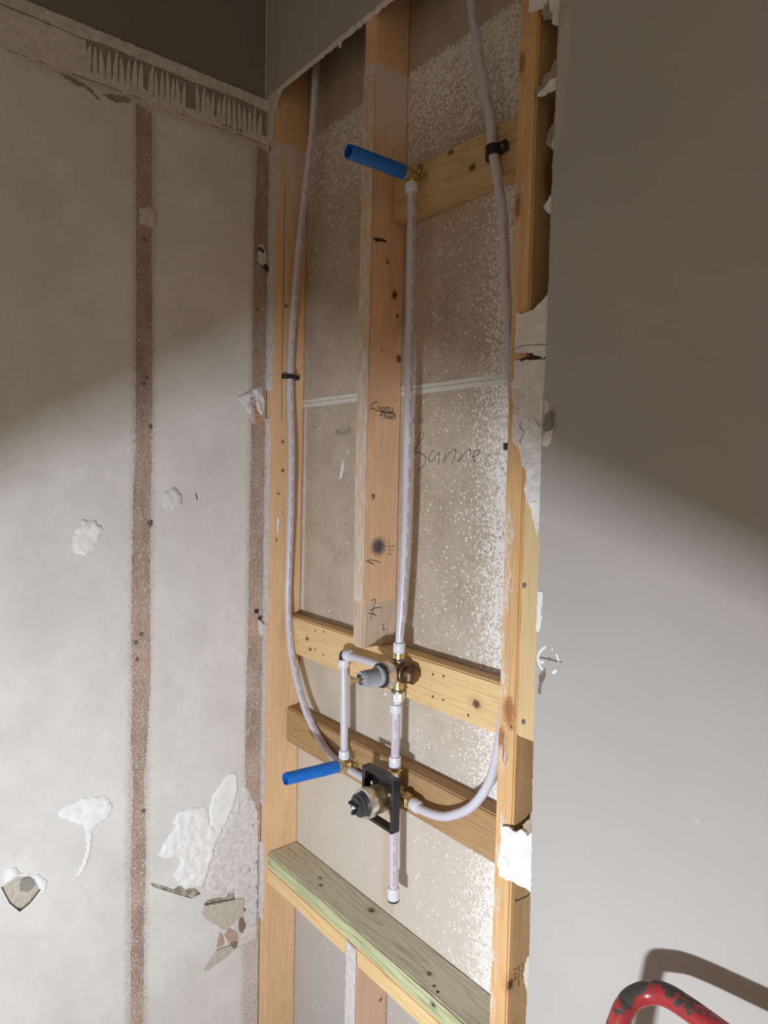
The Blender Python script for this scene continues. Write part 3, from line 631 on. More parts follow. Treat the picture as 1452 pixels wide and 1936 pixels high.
patch('torn_paper_strip', [(-0.030, 2.292)] + s2(1.70, 2.28) + [(-0.040, 1.685), (-0.003, 1.69), (-0.003, 2.285)], STRIP, 0.0007, rough=0.0004, step=0.0045, seed=12)
patch('torn_paper_strip', [(-0.040, 1.625)] + s2(0.6, 1.62) + [(-0.041, 0.62), (-0.034, 0.40), (-0.003, 0.38), (-0.003, 1.63)], STRIP, 0.0007, rough=0.0004, step=0.0045, seed=13)
build('hole_plug', slab(CREVICE, onX, 0.009, rough=0.004, step=0.004, seed=6), OLIVE, wl).location.x = -0.0115
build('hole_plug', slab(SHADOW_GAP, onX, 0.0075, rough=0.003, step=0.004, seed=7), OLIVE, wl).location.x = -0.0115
for nm, pg, mt, th, ro, so, sd in (
        ('gypsum_gouge', GOUGE_ROUND, GYP_FACE, 0.0035, 0.0026, 0.006, 21), ('gypsum_gouge', GOUGE_TAIL, GYP_FACE, 0.0035, 0.0028, 0.005, 22),
        ('gypsum_gouge', GOUGE_FAINT, LEFTW, 0.0035, 0.002, 0.008, 23), ('gypsum_gouge', TORN_WHITE, GYP_FACE, 0.0045, 0.0032, 0.006, 24),
        ('torn_gypsum_tip', TORN_TIP, GYP_FACE, 0.0050, 0.0008, 0.003, 25), ('dusty_paper_patch', PAPER_PATCH, GYP_GREY, 0.0015, 0.0012, 0.004, 26),
        ('plaster_fuzz', HOLE_FUZZ, GYP_FACE, 0.004, 0.004, 0.006, 27), ('mud_dab', MUD_DAB, MUD, 0.005, 0.002, 0.004, 28)):
    patch(nm, pg, mt, th, ro, so, sd, step=0.0038, jit=0.0008 if 'tip' in nm else 0.0024)
for nm, pg, mt, th, of, sd in (('board_shard', SHARD_A, CREAM, 0.004, 0.001, 31), ('board_shard', SHARD_PINK, PINKB, 0.002, 0.0005, 32), ('board_shard', SHARD_BROWN, BROWNB, 0.0016, 0.0008, 33),
        ('board_shard', SHARD_BROWN2, BROWNB, 0.0016, 0.0022, 34), ('board_shard', SHARD_BROWN3, BROWNB, 0.0016, 0.0008, 35), ('board_shard', SHARD_TAN, PINKB, 0.0015, 0.0003, 36), ('board_shard', SHARD_LONG, CREAM, 0.006, 0.0005, 37)):
    patch(nm, pg, mt, th, 0.0006, 0.0, sd, off=of)
for pg, sd in ((SCRAPE_A, 41), (SCRAPE_B, 42)): patch('scraped_patch', pg, THINSET_D, 0.0006, 0.0004, 0.0, sd, step=0.003, jit=0.003)
# grey dusty residue low down beside the corner stud
patch('dusty_paper_patch', [(-0.075, 0.60), (-0.050, 0.72), (-0.030, 0.70), (-0.004, 0.63), (-0.004, 0.30), (-0.085, 0.30), (-0.070, 0.42)], GYP_GREY, 0.0012, 0.001, 0.006, 43)
for y, z in SCREWS:
    o = build('screw', lathe((0.0, y, z), (1, 0, 0), [(0.0046, 0.0), (0.0046, 0.0022), (0.0038, 0.003), (0.0018, 0.003), (0.001, 0.0016)], 12), STEELN, wl)
o = patch('mud_dab', [(-0.3005, 1.388), (-0.296, 1.396), (-0.288, 1.395), (-0.284, 1.386), (-0.288, 1.376), (-0.297, 1.374)], DIRT, 0.0018, 0.0008, 0.002, 44)
build('pencil_tick', stroke(TICK, onX, 0.0025, 0.0008), PENCIL, wl)
# torn fibrous flap with bare wood behind it beside the stud
WOOD_BARE = wood('bare_wood_scar', (0.58, 0.36, 0.20), (0.40, 0.22, 0.11), 2, speck=0.05)
patch('wood_scar', [(-0.036, 1.690), (-0.026, 1.712), (-0.012, 1.70), (-0.004, 1.66), (-0.004, 1.615), (-0.018, 1.612), (-0.030, 1.625)], WOOD_BARE, 0.0006, 0.0, 0.0, 45)
patch('torn_paper_flap', FLAP, GYP_GREY, 0.0045, 0.0045, 0.004, 46, step=0.003, jit=0.0016)
for k, (y, z) in enumerate([(-0.033, 1.690), (-0.030, 1.683), (-0.031, 1.667), (-0.029, 1.660), (-0.028, 1.652), (-0.026, 1.640)]):
    patch('dark_fibre', [(y - 0.002, z - 0.0014), (y + 0.001, z - 0.002), (y + 0.002, z + 0.0014), (y - 0.001, z + 0.002)], BROWNB, 0.0030, 0.001, 0.0, 50 + k, step=0.002, jit=0.0005)
for k, (pg, mt) in enumerate(((CORNER_CHUNK, MUD), (CORNER_CHUNK2, MUD))): patch('mortar_lump', pg, mt, 0.007, 0.004, 0.004, 60 + k, step=0.003)
for k, (y, z) in enumerate(((-0.026, 2.050), (-0.020, 2.046), (-0.012, 2.012), (-0.006, 2.006), (-0.0225, 1.158), (-0.012, 1.139))):
    patch('dark_fibre', [(y - 0.004, z - 0.003), (y + 0.003, z - 0.005), (y + 0.004, z + 0.003), (y - 0.001, z + 0.005)], CRACK, 0.008, 0.002, 0.0, 64 + k, step=0.002, jit=0.0006)
# combed adhesive band left where the tile edge was
bot = [(y, 2.3045 + 0.0012 * math.sin(y * 60)) for y in [-1.4 + 0.06 * i for i in range(24)] if y < -0.006] + [(-0.004, 2.304)]
topl = [(y, 2.4055) for y, z in bot]
ab = thing('adhesive_band', (0, -0.3, 2.355), None, None); ab.parent = wl
build('adhesive_bed', slab(bot + topl[::-1], onX, 0.0025, step=0.02, jit=0.0008, seed=71), THINSET_D, ab)
mid = [(y, 2.3835 + 0.0022 * math.sin(y * 45) + 0.0015 * math.sin(y * 130)) for y, z in bot]
build('gypsum_edge', slab(mid + [(y, 2.408) for y, z in bot][::-1], onX, 0.0045, step=0.008, jit=0.0008, rough=0.0008, seed=72), MUD, ab)
plain = [(y, z) for y, z in bot if y < -0.44]
build('adhesive_smear', slab(plain + [(-0.43, 2.304), (-0.425, 2.34), (-0.432, 2.378)] + [(y, 2.3805) for y, z in plain][::-1], onX, 0.0042, step=0.01, jit=0.001, rough=0.0006, seed=73), THINSET_L, ab)
low = [(-0.43, 2.3045)] + [(y, z) for y, z in bot if -0.43 < y]
lt = [(y, 2.322 + 0.012 * noise.noise(Vector((y * 40, 0, 3)))) for y in [-0.01 - 0.01 * i for i in range(43)]]
build('adhesive_smear', slab(low + lt, onX, 0.0038, step=0.008, jit=0.0006, rough=0.0005, seed=74), THINSET_L, ab)
rnd = random.Random(5)
for k, (y, z) in enumerate(RIDGES):
    zt = 2.383 - rnd.uniform(0, 0.014); zb = 2.313 + rnd.uniform(-0.004, 0.004); w = rnd.uniform(0.0040, 0.0052); bend = rnd.uniform(-0.003, 0.005)
    ys = [0, .15, .4, .7, 1]; ws = [1.1, 1.2, 1.1, 0.85, 0.15]
    L = [(y + bend * s * s - w * q, zb + (zt - zb) * s) for s, q in zip(ys, ws)]; R = [(y + bend * s * s + w * q, zb + (zt - zb) * s) for s, q in zip(ys, ws)]
    build('adhesive_ridge', slab(L + R[::-1], onX, 0.0052, step=0.008, jit=0.0005, seed=80 + k), THINSET_L, ab)
for k, (y, z) in enumerate(TEETH):
    build('trowel_nick', slab([(y - 0.0035, 2.309), (y + 0.002, 2.309), (y + 0.0025, 2.3175), (y - 0.0025, 2.3175)], onX, 0.0046, step=0.004, jit=0.0006, seed=120 + k), THINSET_D, ab)
build('corner_caulk', tube([(0.0008, -0.0135, 2.41), (0.0008, -0.0135, RZ)], 0.0014, 8), MUD, wl)

# back of the stud bays: two drywall sheets on the far side, meeting in a white taped joint
wb = structure('wall_back')
build('drywall_sheet', box((-0.0127, 0.089, 0.0), (RX, 0.1017, 1.6829)), KRAFT, wb)
build('drywall_sheet', box((-0.0127, 0.089, 1.6833), (RX, 0.1017, RZ)), KRAFT, wb)
for z0, z1, sd in ((1.6726, 1.6824, 1), (1.6838, 1.6915, 2)):
    build('edge_tape', slab([(-0.05, z0), (0.80, z0), (0.80, z1), (-0.05, z1)], onY(0.089), 0.0006, step=0.02, jit=0.0004, seed=sd), TAPE, wb)
bm = bmesh.new()
for s in HAND: stroke(s, onY(0.089), 0.0013, 0.0005, bm)
tag(build('pencil_handwriting', bm, PENCIL, wb), kind='stuff')
bm = bmesh.new()
put_letters('RIGHT', 0.021, lambda x, y: Vector((0.178 + x, 0.0886, 1.598 + y)), bm)
put_letters('R 18', 0.019, lambda x, y: Vector((0.450 + x, 0.0886, 1.612 + y)), bm)
tag(build('printed_lettering', bm, FAINT, wb), kind='stuff')
build('scuff_mark', slab(WHITE_DASH, onY(0.089), 0.0006, step=0.004, jit=0.0004), GYP_FACE, wb)
build('sheet_edge', slab([(0.042, 1.66), (0.0465, 1.67), (0.048, 1.40), (0.049, 1.16), (0.040, 1.16), (0.041, 1.3), (0.040, 1.5)], onY(0.089), 0.0015, step=0.01, jit=0.0008), GYP_GREY, wb)

# right wall: painted drywall whose cut edge frames the opening
EDGE = [(0.8684, 2.20), (0.8682, 2.055), (0.8666, 1.979), (0.866, 1.77), (0.865, 1.667), (0.8636, 1.588), (0.8640, 1.459), (0.8659, 1.264), (0.8668, 1.098), (0.8704, 0.931), (0.8718, 0.847), (0.8732, 0.762), (0.8719, 0.693), (0.8708, 0.643), (0.871, 0.3), (0.870, 0.0)]
rnd = random.Random(9)
rag = []
for a, b in zip([(0.8686, RZ - 0.335)] + EDGE, EDGE):
    k = max(1, int((a[1] - b[1]) / 0.006))
    for i in range(k): rag.append((a[0] + (b[0] - a[0]) * i / k + rnd.gauss(0, 0.0006), a[1] + (b[1] - a[1]) * i / k))
bm = slab(rag + [(0.870, 0.0), (RX, 0.0), (RX, 2.413)], onY(0.0), 0.0127, step=0.2, jit=0.0, seed=2, side=1)
wr = build('wall_right', bm, [PAINT, GYPSUM]); tag(wr, kind='structure')
rag2 = [(x, 2.413 + rnd.gauss(0, 0.0010)) for x in [0.0 + 0.0062 * i for i in range(141)]]
bm = slab(rag2 + [(0.8686, 2.413), (RX, 2.413), (RX, RZ), (0.0, RZ)], onY(0.0), 0.0127, step=0.2, jit=0.0, seed=2, side=1)
wu = build('wall_upper', bm, [PAINT, GYPSUM]); tag(wu, kind='structure')
for x, z, L in ((0.055, 2.412, 0.012), (0.235, 2.412, 0.006), (0.30, 2.412, 0.014), (0.47, 2.412, 0.004)):
    build('gypsum_crumb', slab([(x - 0.004, z), (x + 0.005, z), (x + 0.002, z - L), (x, z - L)], onY(-0.004), 0.004, step=0.003, jit=0.0008, seed=int(x * 1e3)), GYPSUM, wu)
def scrap(name, poly, mat, y0, thick, rough, seed, parent=None, soft=0.0, step=0.005):
    return build(name, slab(poly, onY(y0), thick, step=step, jit=0.0010, rough=rough, soft=soft, seed=seed), mat, parent or wr)
for nm, pg, mt, y0, th, ro, sd in (
        ('gypsum_remnant', GYP_TOP, GYPSUM, -0.0005, 0.0045, 0.0012, 1), ('gypsum_remnant', GYP_TOP2, GYPSUM, -0.0005, 0.0045, 0.0012, 2), ('paper_scrap', KRAFT_TOP, TANPAPER, -0.0005, 0.001, 0.0006, 3),
        ('paper_scrap', KRAFT_MID, TANPAPER, -0.0005, 0.001, 0.0006, 4), ('gypsum_remnant', GYP_MID, GYPSUM, -0.0016, 0.0040, 0.0012, 5), ('paper_scrap', KRAFT_LOW, TANPAPER, -0.0005, 0.001, 0.0006, 6),
        ('gypsum_remnant', GYP_LOW, GYPSUM, -0.0016, 0.0040, 0.0012, 7), ('gypsum_remnant', GYP_LOW2, GYPSUM, -0.0005, 0.0045, 0.0012, 8), ('gypsum_remnant', REM1, GYPSUM, -0.0008, 0.0050, 0.0014, 9),
        ('gypsum_remnant', REM2, GYPSUM, -0.0008, 0.0050, 0.0014, 10), ('gypsum_remnant', REM3, GYPSUM, -0.0018, 0.0050, 0.0016, 11), ('paper_scrap', KRAFT_REM3, TANPAPER, -0.0005, 0.0008, 0.0004, 12), ('paper_scrap', KRAFT_BOT, CREAM, -0.0005, 0.0008, 0.0004, 13)):
    scrap(nm, pg, mt, y0, th, ro, sd)
for s in (CRACK1, CRACK2): build('crack', stroke(s, onY(-0.0060), 0.0009, 0.0012), CRACK, wr)
build('crack', stroke([(0.802, 1.6875), (0.83, 1.6915), (0.8615, 1.6868)], onY(-0.0050), 0.0045, 0.0008), CRACK, wr)
build('crack', stroke([(0.800, 1.7085), (0.820, 1.7115), (0.845, 1.709), (0.862, 1.7075)], onY(-0.0058), 0.0008, 0.0008), CRACK, wr)
scrap('plaster_chip', CHIP, GYPSUM, -0.0127, 0.0030, 0.0016, 14, soft=0.003, step=0.004)
scrap('plaster_chip', CHIP_GREY, GREYC, -0.0127, 0.0042, 0.0003, 15, step=0.004)
scrap('plaster_chip', CHIP2, GYP_FACE, -0.0127, 0.0010, 0.0004, 16, step=0.004)
scrap('paint_smear', [(0.872, 2.165), (0.885, 2.19), (0.8935, 2.185), (0.8905, 2.11), (0.884, 2.03), (0.8755, 1.985), (0.869, 1.99), (0.870, 2.08)], PAINT_PALE, -0.0127, 0.0003, 0.0001, 18, step=0.006)
scrap('dirt_smudge', SMUDGE, DIRT, -0.0127, 0.0003, 0.0002, 17, step=0.003)
bm = bmesh.new()
for s, w in ((RING_L, 0.0042), (RING_R, 0.0042), (RING_B, 0.0048), (RING_T, 0.003), (RING_TAB, 0.004)): stroke(s, onY(-0.0127), w, 0.0006, bm)
tag(build('white_ring_mark', bm, GYP_FACE, wr), kind='stuff')
bm = stroke(RING_X, onY(-0.0127), 0.0012, 0.0008); build('pencil_cross', bm, PENCIL, wr)
build('plaster_chip', lathe((RING_X[1][0], -0.0127, RING_X[1][1]), (0, -1, 0), [(0.003, 0), (0.0024, 0.001)], 10), DIRT, wr)

# ------------------------------------------------------------------ framing lumber
S0 = 0.0354                                    # corner stud's room-side face
M0, M1 = 0.3771, 0.4151                        # middle stud
R0, R1 = 0.7831, 0.8211                        # right stud
def member(name, lo, hi, mat, label, cat, cuts=16, **kw):
    t_ = thing(name, ((lo[0] + hi[0]) / 2, (lo[1] + hi[1]) / 2, lo[2]), label, cat)
    build('board', board(lo, hi, cuts, **kw), mat, t_); return t_
kn = lambda L, x: [(x, y, z, r) for (y, z), r in L]
w_left = wood('corner_stud_wood', (0.84, 0.575, 0.335), (0.64, 0.39, 0.195), 2, kn(zip(KNOTS_LEFT, (.0045, .004, .004, .003, .002, .002, .003)), S0), speck=0.13, wash=0.9, washz=(2.305, 1.75), sawn=0.35, ring=0.35, seed=0.3)
cs = member('wall_stud', (0.0, 0.0, 0.0), (S0, 0.089, RZ), w_left, 'full-height wood stud in the corner beside the scraped white wall', 'stud', 30)
onS0 = onSide(S0)
build('crack', stroke([(0.0235, 2.22), (0.0245, 2.0), (0.0240, 1.85), (0.0230, 1.75), (0.0245, 1.63)], onS0, 0.0012, 0.0003), CRACK, cs)
# residue left on the stud's narrow face
def residue(z0, z1, xr, seed, name='mud_residue', mat=GYP_GREY):
    r_ = random.Random(seed); n = int((z1 - z0) / 0.02)
    R = [(xr + 0.006 * noise.noise(Vector((z0 * 3 + i * 0.35, seed, 0))), z0 + (z1 - z0) * i / n) for i in range(n + 1)]
    build(name, slab([(0.0008, z0)] + [(max(0.006, min(S0 - 0.001, x)), z) for x, z in R] + [(0.0008, z1)], onY(0.0), 0.0022, step=0.007, jit=0.0012, rough=0.0008, seed=seed), mat, cs)
residue(1.71, 2.29, 0.029, 1); residue(1.13, 1.64, 0.023, 2); residue(0.66, 1.125, 0.019, 3, mat=MUD); residue(0.36, 0.56, 0.020, 4)
build('mud_residue', slab([(0.0005, 2.300), (0.014, 2.306), (0.021, 2.335), (0.024, 2.36), (0.036, 2.385), (0.048, 2.405), (0.052, 2.412), (0.0005, 2.412)], onY(-0.0005), 0.010, step=0.006, jit=0.0012, rough=0.002, seed=5), MUD, cs)
build('mud_residue', slab([(0.0148, 1.385), (0.0180, 1.40), (0.0205, 1.39), (0.0195, 1.36), (0.0155, 1.355)], onS0, 0.002, step=0.003, jit=0.0008, rough=0.001, seed=6), GYP_FACE, cs)

w_mid = wood('middle_stud_wood', (0.82, 0.535, 0.33), (0.65, 0.385, 0.215), 2, kn(zip(KNOTS_MID, (.009, .0085, .004, .004, .005, .006, .0025)), M1), speck=0.15, wash=1.0, washz=(2.325, 1.95), ring=0.28, grey=1.239,
             spray=((M1, 0.0357, 1.3560), 0.027), seed=1.1)
ms = thing('wall_stud', ((M0 + M1) / 2, 0.0445, 1.1460), 'middle wood stud cut off above the grey ribbed valve, with dark spray spot', 'stud')
build('board', board((M0, 0.0, 1.1460), (M1, 0.089, RZ), 22), w_mid, ms)
w_front = wood('whitewashed_stud_face', (0.70, 0.53, 0.37), (0.55, 0.39, 0.26), 2, speck=0.06, wash=0.62, ring=0.2, seed=2.2)
build('scraped_face', slab([(M0 + 0.0012, 1.242), (M1 - 0.0012, 1.242), (M1 - 0.0008, 1.6), (M1 - 0.0012, 2.30), (M0 + 0.001, 2.31)], onY(0.0), 0.0005, step=0.02, jit=0.0006, seed=8), w_front, ms)
on1 = onSide(M1)
bm = bmesh.new()
for s in STAMP[:2]: stroke(s, on1, 0.0014, 0.0004, bm)
for a, b in zip(STAMP[2], STAMP[2][1:]): stroke([a, b], on1, 0.0022, 0.0004, bm, 2)
stroke(STAMP[3], on1, 0.0011, 0.0005, bm); stroke(STAMP[4], on1, 0.0013, 0.0004, bm)
fl = lambda y0, z0: (lambda x, y: Vector((M1 + 0.0004, y0 - x, z0 - y)))
put_letters('S-GRN M', 0.0105, fl(0.067, 1.6470), bm); put_letters('SPF-FIR', 0.0115, fl(0.0672, 1.6405), bm); put_letters('NLGA', 0.0048, fl(0.0665, 1.6300), bm)
put_letters('2', 0.009, fl(0.0395, 1.6340), bm)
tag(build('grade_stamp', bm, INK, ms), kind='stuff')
bm = bmesh.new()
for s in MARKS: stroke(s, on1, 0.0014, 0.0004, bm)
for s in ([TOPSCRIB[0], TOPSCRIB[1], TOPSCRIB[2]], [TOPSCRIB[3], TOPSCRIB[4], TOPSCRIB[2]], [TOPSCRIB[0], TOPSCRIB[4]]): stroke(s, on1, 0.0028, 0.0004, bm)
tag(build('pencil_marks', bm, PENCIL, ms), kind='stuff')
bm = bmesh.new()
for k, s in enumerate(('2', 'NLGA', 'HT+', 'SPF')): put_letters(s, 0.008 - 0.001 * (k % 2), (lambda k: lambda x, y: Vector((M1 + 0.0004, 0.060 + x, 1.3615 - 0.0085 * k + y)))(k), bm)
tag(build('grade_stamp', bm, FAINT, ms), kind='stuff')

w_right = wood('right_stud_wood', (0.74, 0.465, 0.215), (0.54, 0.28, 0.10), 2, [(R1, 0.008, 0.668, 0.009), (0.812, 0.0, 1.100, 0.004)], speck=0.02, ring=0.25, seed=3.4,
               hot=((0.33, 0.125, 0.035), [(0.806, 0.0, 1.125, 0.016), (0.792, 0.0, 1.075, 0.013), (0.800, 0.0, 1.05, 0.010), (0.7890, 0.0, 2.155, 0.012), (0.7885, 0.0, 1.935, 0.014), (R1, 0.05, 2.06, 0.03), (R1, 0.045, 1.98, 0.03)]), streakcol=(0.78, 0.53, 0.28),
               dust=[(0.789, 0, 1.30, 0.012), (0.789, 0, 1.38, 0.012), (0.788, 0, 0.80, 0.012), (0.789, 0, 0.88, 0.010), (0.790, 0, 1.17, 0.016), (0.798, 0, 1.045, 0.013), (0.792, 0, 1.42, 0.020), (0.796, 0, 1.34, 0.013), (0.786, 0, 1.24, 0.008), (0.800, 0, 0.93, 0.010), (0.788, 0, 0.62, 0.012), (0.788, 0, 0.70, 0.008), (0.787, 0, 0.50, 0.016)])
rs = member('wall_stud', (R0, 0.0, 0.0), (R1, 0.089, RZ), w_right, 'orange-toned wood stud along the cut edge of the painted wall', 'stud', 30)
r_ = random.Random(4); z = 0.30; segs = []
while z < 2.30:                                  # thin white paper line along the middle of its narrow face
    L = r_.uniform(0.03, 0.10); segs.append((z, z + L)); z += L + r_.uniform(0.01, 0.07)
for k, (a, b) in enumerate(segs):
    if 1.55 < a < 1.70: continue
    xc = 0.7985 + 0.0022 * math.sin(a * 7)
    build('paper_residue', slab([(xc - 0.0005, a), (xc + 0.0005, a), (xc + 0.0010, (a + b) / 2), (xc + 0.0003, b), (xc - 0.0003, b)], onY(0.0), 0.0005, step=0.006, jit=0.0003, seed=k), MUD, rs)
on3 = onSide(R1); bm = bmesh.new()
for k, (s, sz) in enumerate((('5 S-5', 0.011), ('HT 199 SPF', 0.0075), ('KD NLGA', 0.0065))):
    put_letters(s, sz, (lambda k: lambda x, y: Vector((R1 + 0.0004, 0.0165 + 0.0095 * k + y * 0.8, 0.692 - x)))(k), bm)
stroke([(0.0118, 0.8078), (0.030, 0.8065), (0.050, 0.805)], on3, 0.0016, 0.0004, bm); stroke([(0.0118, 0.8078), (0.018, 0.811)], on3, 0.0016, 0.0004, bm)
tag(build('grade_stamp', bm, INK, rs), kind='stuff')

w_nail = wood('pale_nailer_wood', (0.72, 0.54, 0.28), (0.58, 0.40, 0.19), 2, speck=0.02, ring=0.3, seed=4.1)
nb = member('nailer_board', (R1 + 0.0003, 0.0, 1.089), (0.8680, 0.019, 1.56), w_nail, 'pale nailer board with two screws beside the right stud, at the wall edge', 'board', 10)
for x, z in ((0.8300, 1.334), (0.8372, 1.116)):
    build('screw', lathe((x, 0.0, z), (0, -1, 0), [(0.004, 0), (0.004, 0.0012), (0.0032, 0.0018), (0.0016, 0.0018), (0.0009, 0.0006)], 14), STEELN, nb)

w_b1 = wood('upper_blocking_wood', (0.84, 0.60, 0.31), (0.64, 0.41, 0.18), 0, [(0.687, 0.051, 1.094, 0.010), (0.126, 0.051, 1.103, 0.006), (0.14, 0.051, 1.080, 0.005)],
            [(x, 0.051, z, 0.0030) for x, z in ((0.571, 1.121), (0.6005, 1.124), (0.573, 1.078), (0.602, 1.0795), (0.161, 1.129), (0.1966, 1.134), (0.162, 1.084), (0.196, 1.079), (0.668, 1.068), (0.44, 1.06))], speck=0.0, ring=0.45, seed=5.3)
member('blocking_board', (S0 + 0.0003, 0.051, 1.053), (R0 - 0.0003, 0.089, 1.1455), w_b1, 'light yellow blocking board between the studs, right behind the grey ribbed valve', 'blocking board', 24)
w_b2 = wood('lower_blocking_wood', (0.47, 0.295, 0.14), (0.31, 0.175, 0.075), 0, speck=0.0, ring=0.45, seed=6.1)
member('blocking_board', (S0 + 0.0003, 0.051, 0.820), (R0 - 0.0003, 0.089, 0.9098), w_b2, 'darker brown blocking board between the studs, behind the black-framed valve', 'blocking board', 24)
w_b3 = wood('top_blocking_wood', (0.66, 0.47, 0.24), (0.48, 0.30, 0.13), 0, [(0.583, 0.051, 2.105, 0.006), (0.64, 0.051, 2.06, 0.008)], speck=0.0, ring=0.6, seed=8.4)
member('blocking_board', (M1 + 0.0003, 0.051, 2.022), (R0 - 0.0003, 0.089, 2.1145), w_b3, 'topmost blocking board, between the middle and right studs', 'blocking board', 14)

w_sill = wood('treated_lumber_top', (0.64, 0.60, 0.46), (0.43, 0.39, 0.285), 0, [(0.21, 0.045, 0.545, 0.005), (0.235, 0.03, 0.545, 0.005), (0.38, 0.066, 0.545, 0.009), (0.60, 0.035, 0.545, 0.006)],
              [(0.63, 0.02, 0.545, 0.004), (0.645, 0.015, 0.545, 0.004)], speck=0.06, ring=0.75, seed=7.7)
w_edge = wood('treated_lumber_edge', (0.62, 0.64, 0.38), (0.34, 0.37, 0.18), 0, [(0.05, 0.0, 0.528, 0.003), (0.65, 0.0, 0.53, 0.006)], speck=0.0, ring=0.9, seed=9.2, streakcol=(0.72, 0.73, 0.50))
sb = member('sill_board', (S0 + 0.0003, 0.0, 0.507), (R0 - 0.0003, 0.0888, 0.545), w_sill, 'greenish treated board lying flat across the bottom of the opening, under the capped pipe', 'board', 24)
build('board_edge', slab([(S0 + 0.003, 0.5092), (R0 - 0.003, 0.5092), (R0 - 0.003, 0.5428), (S0 + 0.003, 0.5428)], onY(0.0), 0.0006, step=0.02, jit=0.0007, seed=3), w_edge, sb)
bm = bmesh.new(); r_ = random.Random(12)
for k in range(70):
    fx = abs(r_.gauss(0, 0.10)) if k < 55 else r_.uniform(0, 0.72)
    x = S0 + 0.004 + fx; y = r_.uniform(0.03, 0.086) if k < 55 else r_.uniform(0.004, 0.086)
    if x > R0 - 0.006: continue
    a = r_.uniform(0, 3.14); L = r_.uniform(0.0008, 0.003); w = r_.uniform(0.0004, 0.0009); h = 0.5452
    d = Vector((math.cos(a), math.sin(a), 0)) * L; n = Vector((-math.sin(a), math.cos(a), 0)) * w; c = Vector((x, y, h))
    V = [bm.verts.new(p) for p in (c - d - n, c + d - n, c + d + n, c - d + n)] ; top = [bm.verts.new(v.co + Vector((0, 0, w))) for v in V]
    bm.faces.new(top)
    for i in range(4): bm.faces.new((V[i], V[(i + 1) % 4], top[(i + 1) % 4], top[i]))
w_chip = wood('sawdust_wood', (0.72, 0.55, 0.30), (0.55, 0.36, 0.16), 0, speck=0.0)
tag(build('sawdust', bm, w_chip), 'wood shavings scattered on the greenish flat board', 'sawdust', kind='stuff')

w_y = wood('yellow_block_wood', (0.88, 0.65, 0.34), (0.70, 0.46, 0.20), 0, speck=0.03, ring=0.5, seed=10.5)
member('support_block', (S0 + 0.0003, 0.0, 0.466), (M0 - 0.0003, 0.089, 0.5068), w_y, 'yellow wood block under the greenish board, left of the low stud', 'block', 10)
member('support_block', (M1 + 0.0003, 0.0, 0.466), (R0 - 0.0003, 0.089, 0.5068), w_y, 'yellow wood block under the greenish board, right of the low stud', 'block', 10)
w_low = wood('low_stud_wood', (0.70, 0.475, 0.335), (0.55, 0.36, 0.24), 2, [(M1, 0.07, 0.36, 0.004)], speck=0.12, ring=0.25, seed=11.3)
ls = member('wall_stud', (M0, 0.0, 0.0), (M1, 0.089, 0.5068), w_low, 'short low stud with a white smeared front under the greenish board', 'stud', 10)
build('plaster_smear', slab([(M0 + 0.002, 0.05), (M1 - 0.002, 0.05), (M1 - 0.001, 0.30), (M1 - 0.002, 0.500), (M0 + 0.002, 0.5045)], onY(0.0), 0.0012, step=0.008, jit=0.0012, rough=0.0008, seed=9), GYP_GREY, ls)

# ------------------------------------------------------------------ plumbing
PR = 0.0086                                   # pipe radius
def pex(pts, label, per=8, words=('UPONOR', 'AquaPEX'), size=0.0074, gap=0.014, start=0.02, phi=0.30, rings=(), pr=True):
    """pts run upwards or away from the valve; rings = (start, end) points of the white expansion sleeves"""
    P = smooth_path(pts, per); b = min(P, key=lambda p: p.z)
    t_ = thing('pex_pipe', tuple(b), label, 'pipe')
    build('tube', tube(P, PR, 20), PEX, t_, smooth=True)
    for a, c in rings:
        a, c = Vector(a), Vector(c); L = (c - a).length
        build('expansion_ring', lathe(a, c - a, [(PR + 0.0002, 0.0), (0.0118, 0.0), (0.0124, 0.0012), (0.0124, L - 0.002), (0.0116, L), (PR + 0.0002, L)], 28), RING, t_, smooth=True)
    if pr: pipe_print(P, PR, words, size, gap, start, phi, t_)
    return t_
V1 = Vector((0.4945, 0.030, 1.112)); V2 = Vector((0.4903, 0.030, 0.8617))
pex([(0.4946, 0.03, 1.150), (0.4948, 0.03, 1.172), (0.5022, 0.03, 1.2732), (0.507, 0.03, 1.4042), (0.5063, 0.03, 1.556), (0.5047, 0.03, 1.8124), (0.5007, 0.03, 2.040), (0.4985, 0.03, 2.0695)],
    'long upright white pipe joining the ribbed valve to the upper blue stub', start=0.035, phi=0.35, rings=[((0.4946, 0.03, 1.1512), (0.4951, 0.03, 1.1712)), ((0.4998, 0.03, 2.0505), (0.4985, 0.03, 2.0690))])
HOT = [(0.4440, 0.031, 0.8612), (0.4150, 0.034, 0.8570), (0.3800, 0.0395, 0.8495), (0.3390, 0.0415, 0.8475), (0.2800, 0.0415, 0.8518), (0.2170, 0.0415, 0.8715), (0.1372, 0.0415, 0.9346), (0.0800, 0.0415, 1.0330),
       (0.0580, 0.0415, 1.1100), (0.0500, 0.0415, 1.1900), (0.0510, 0.0415, 1.2600), (0.0570, 0.0415, 1.4300), (0.0560, 0.0415, 1.5700), (0.0450, 0.0415, 1.7440), (0.0590, 0.0415, 1.9390), (0.0860, 0.0415, 2.1100), (0.1250, 0.0415, 2.3040), (0.1370, 0.0415, 2.4450), (0.1400, 0.0415, 2.72)]
pex(HOT, 'long white pipe up the corner stud, curving down to the black-framed valve', start=0.22, phi=0.45, rings=[((0.4460, 0.0305, 0.8616), (0.4270, 0.0325, 0.8606))])
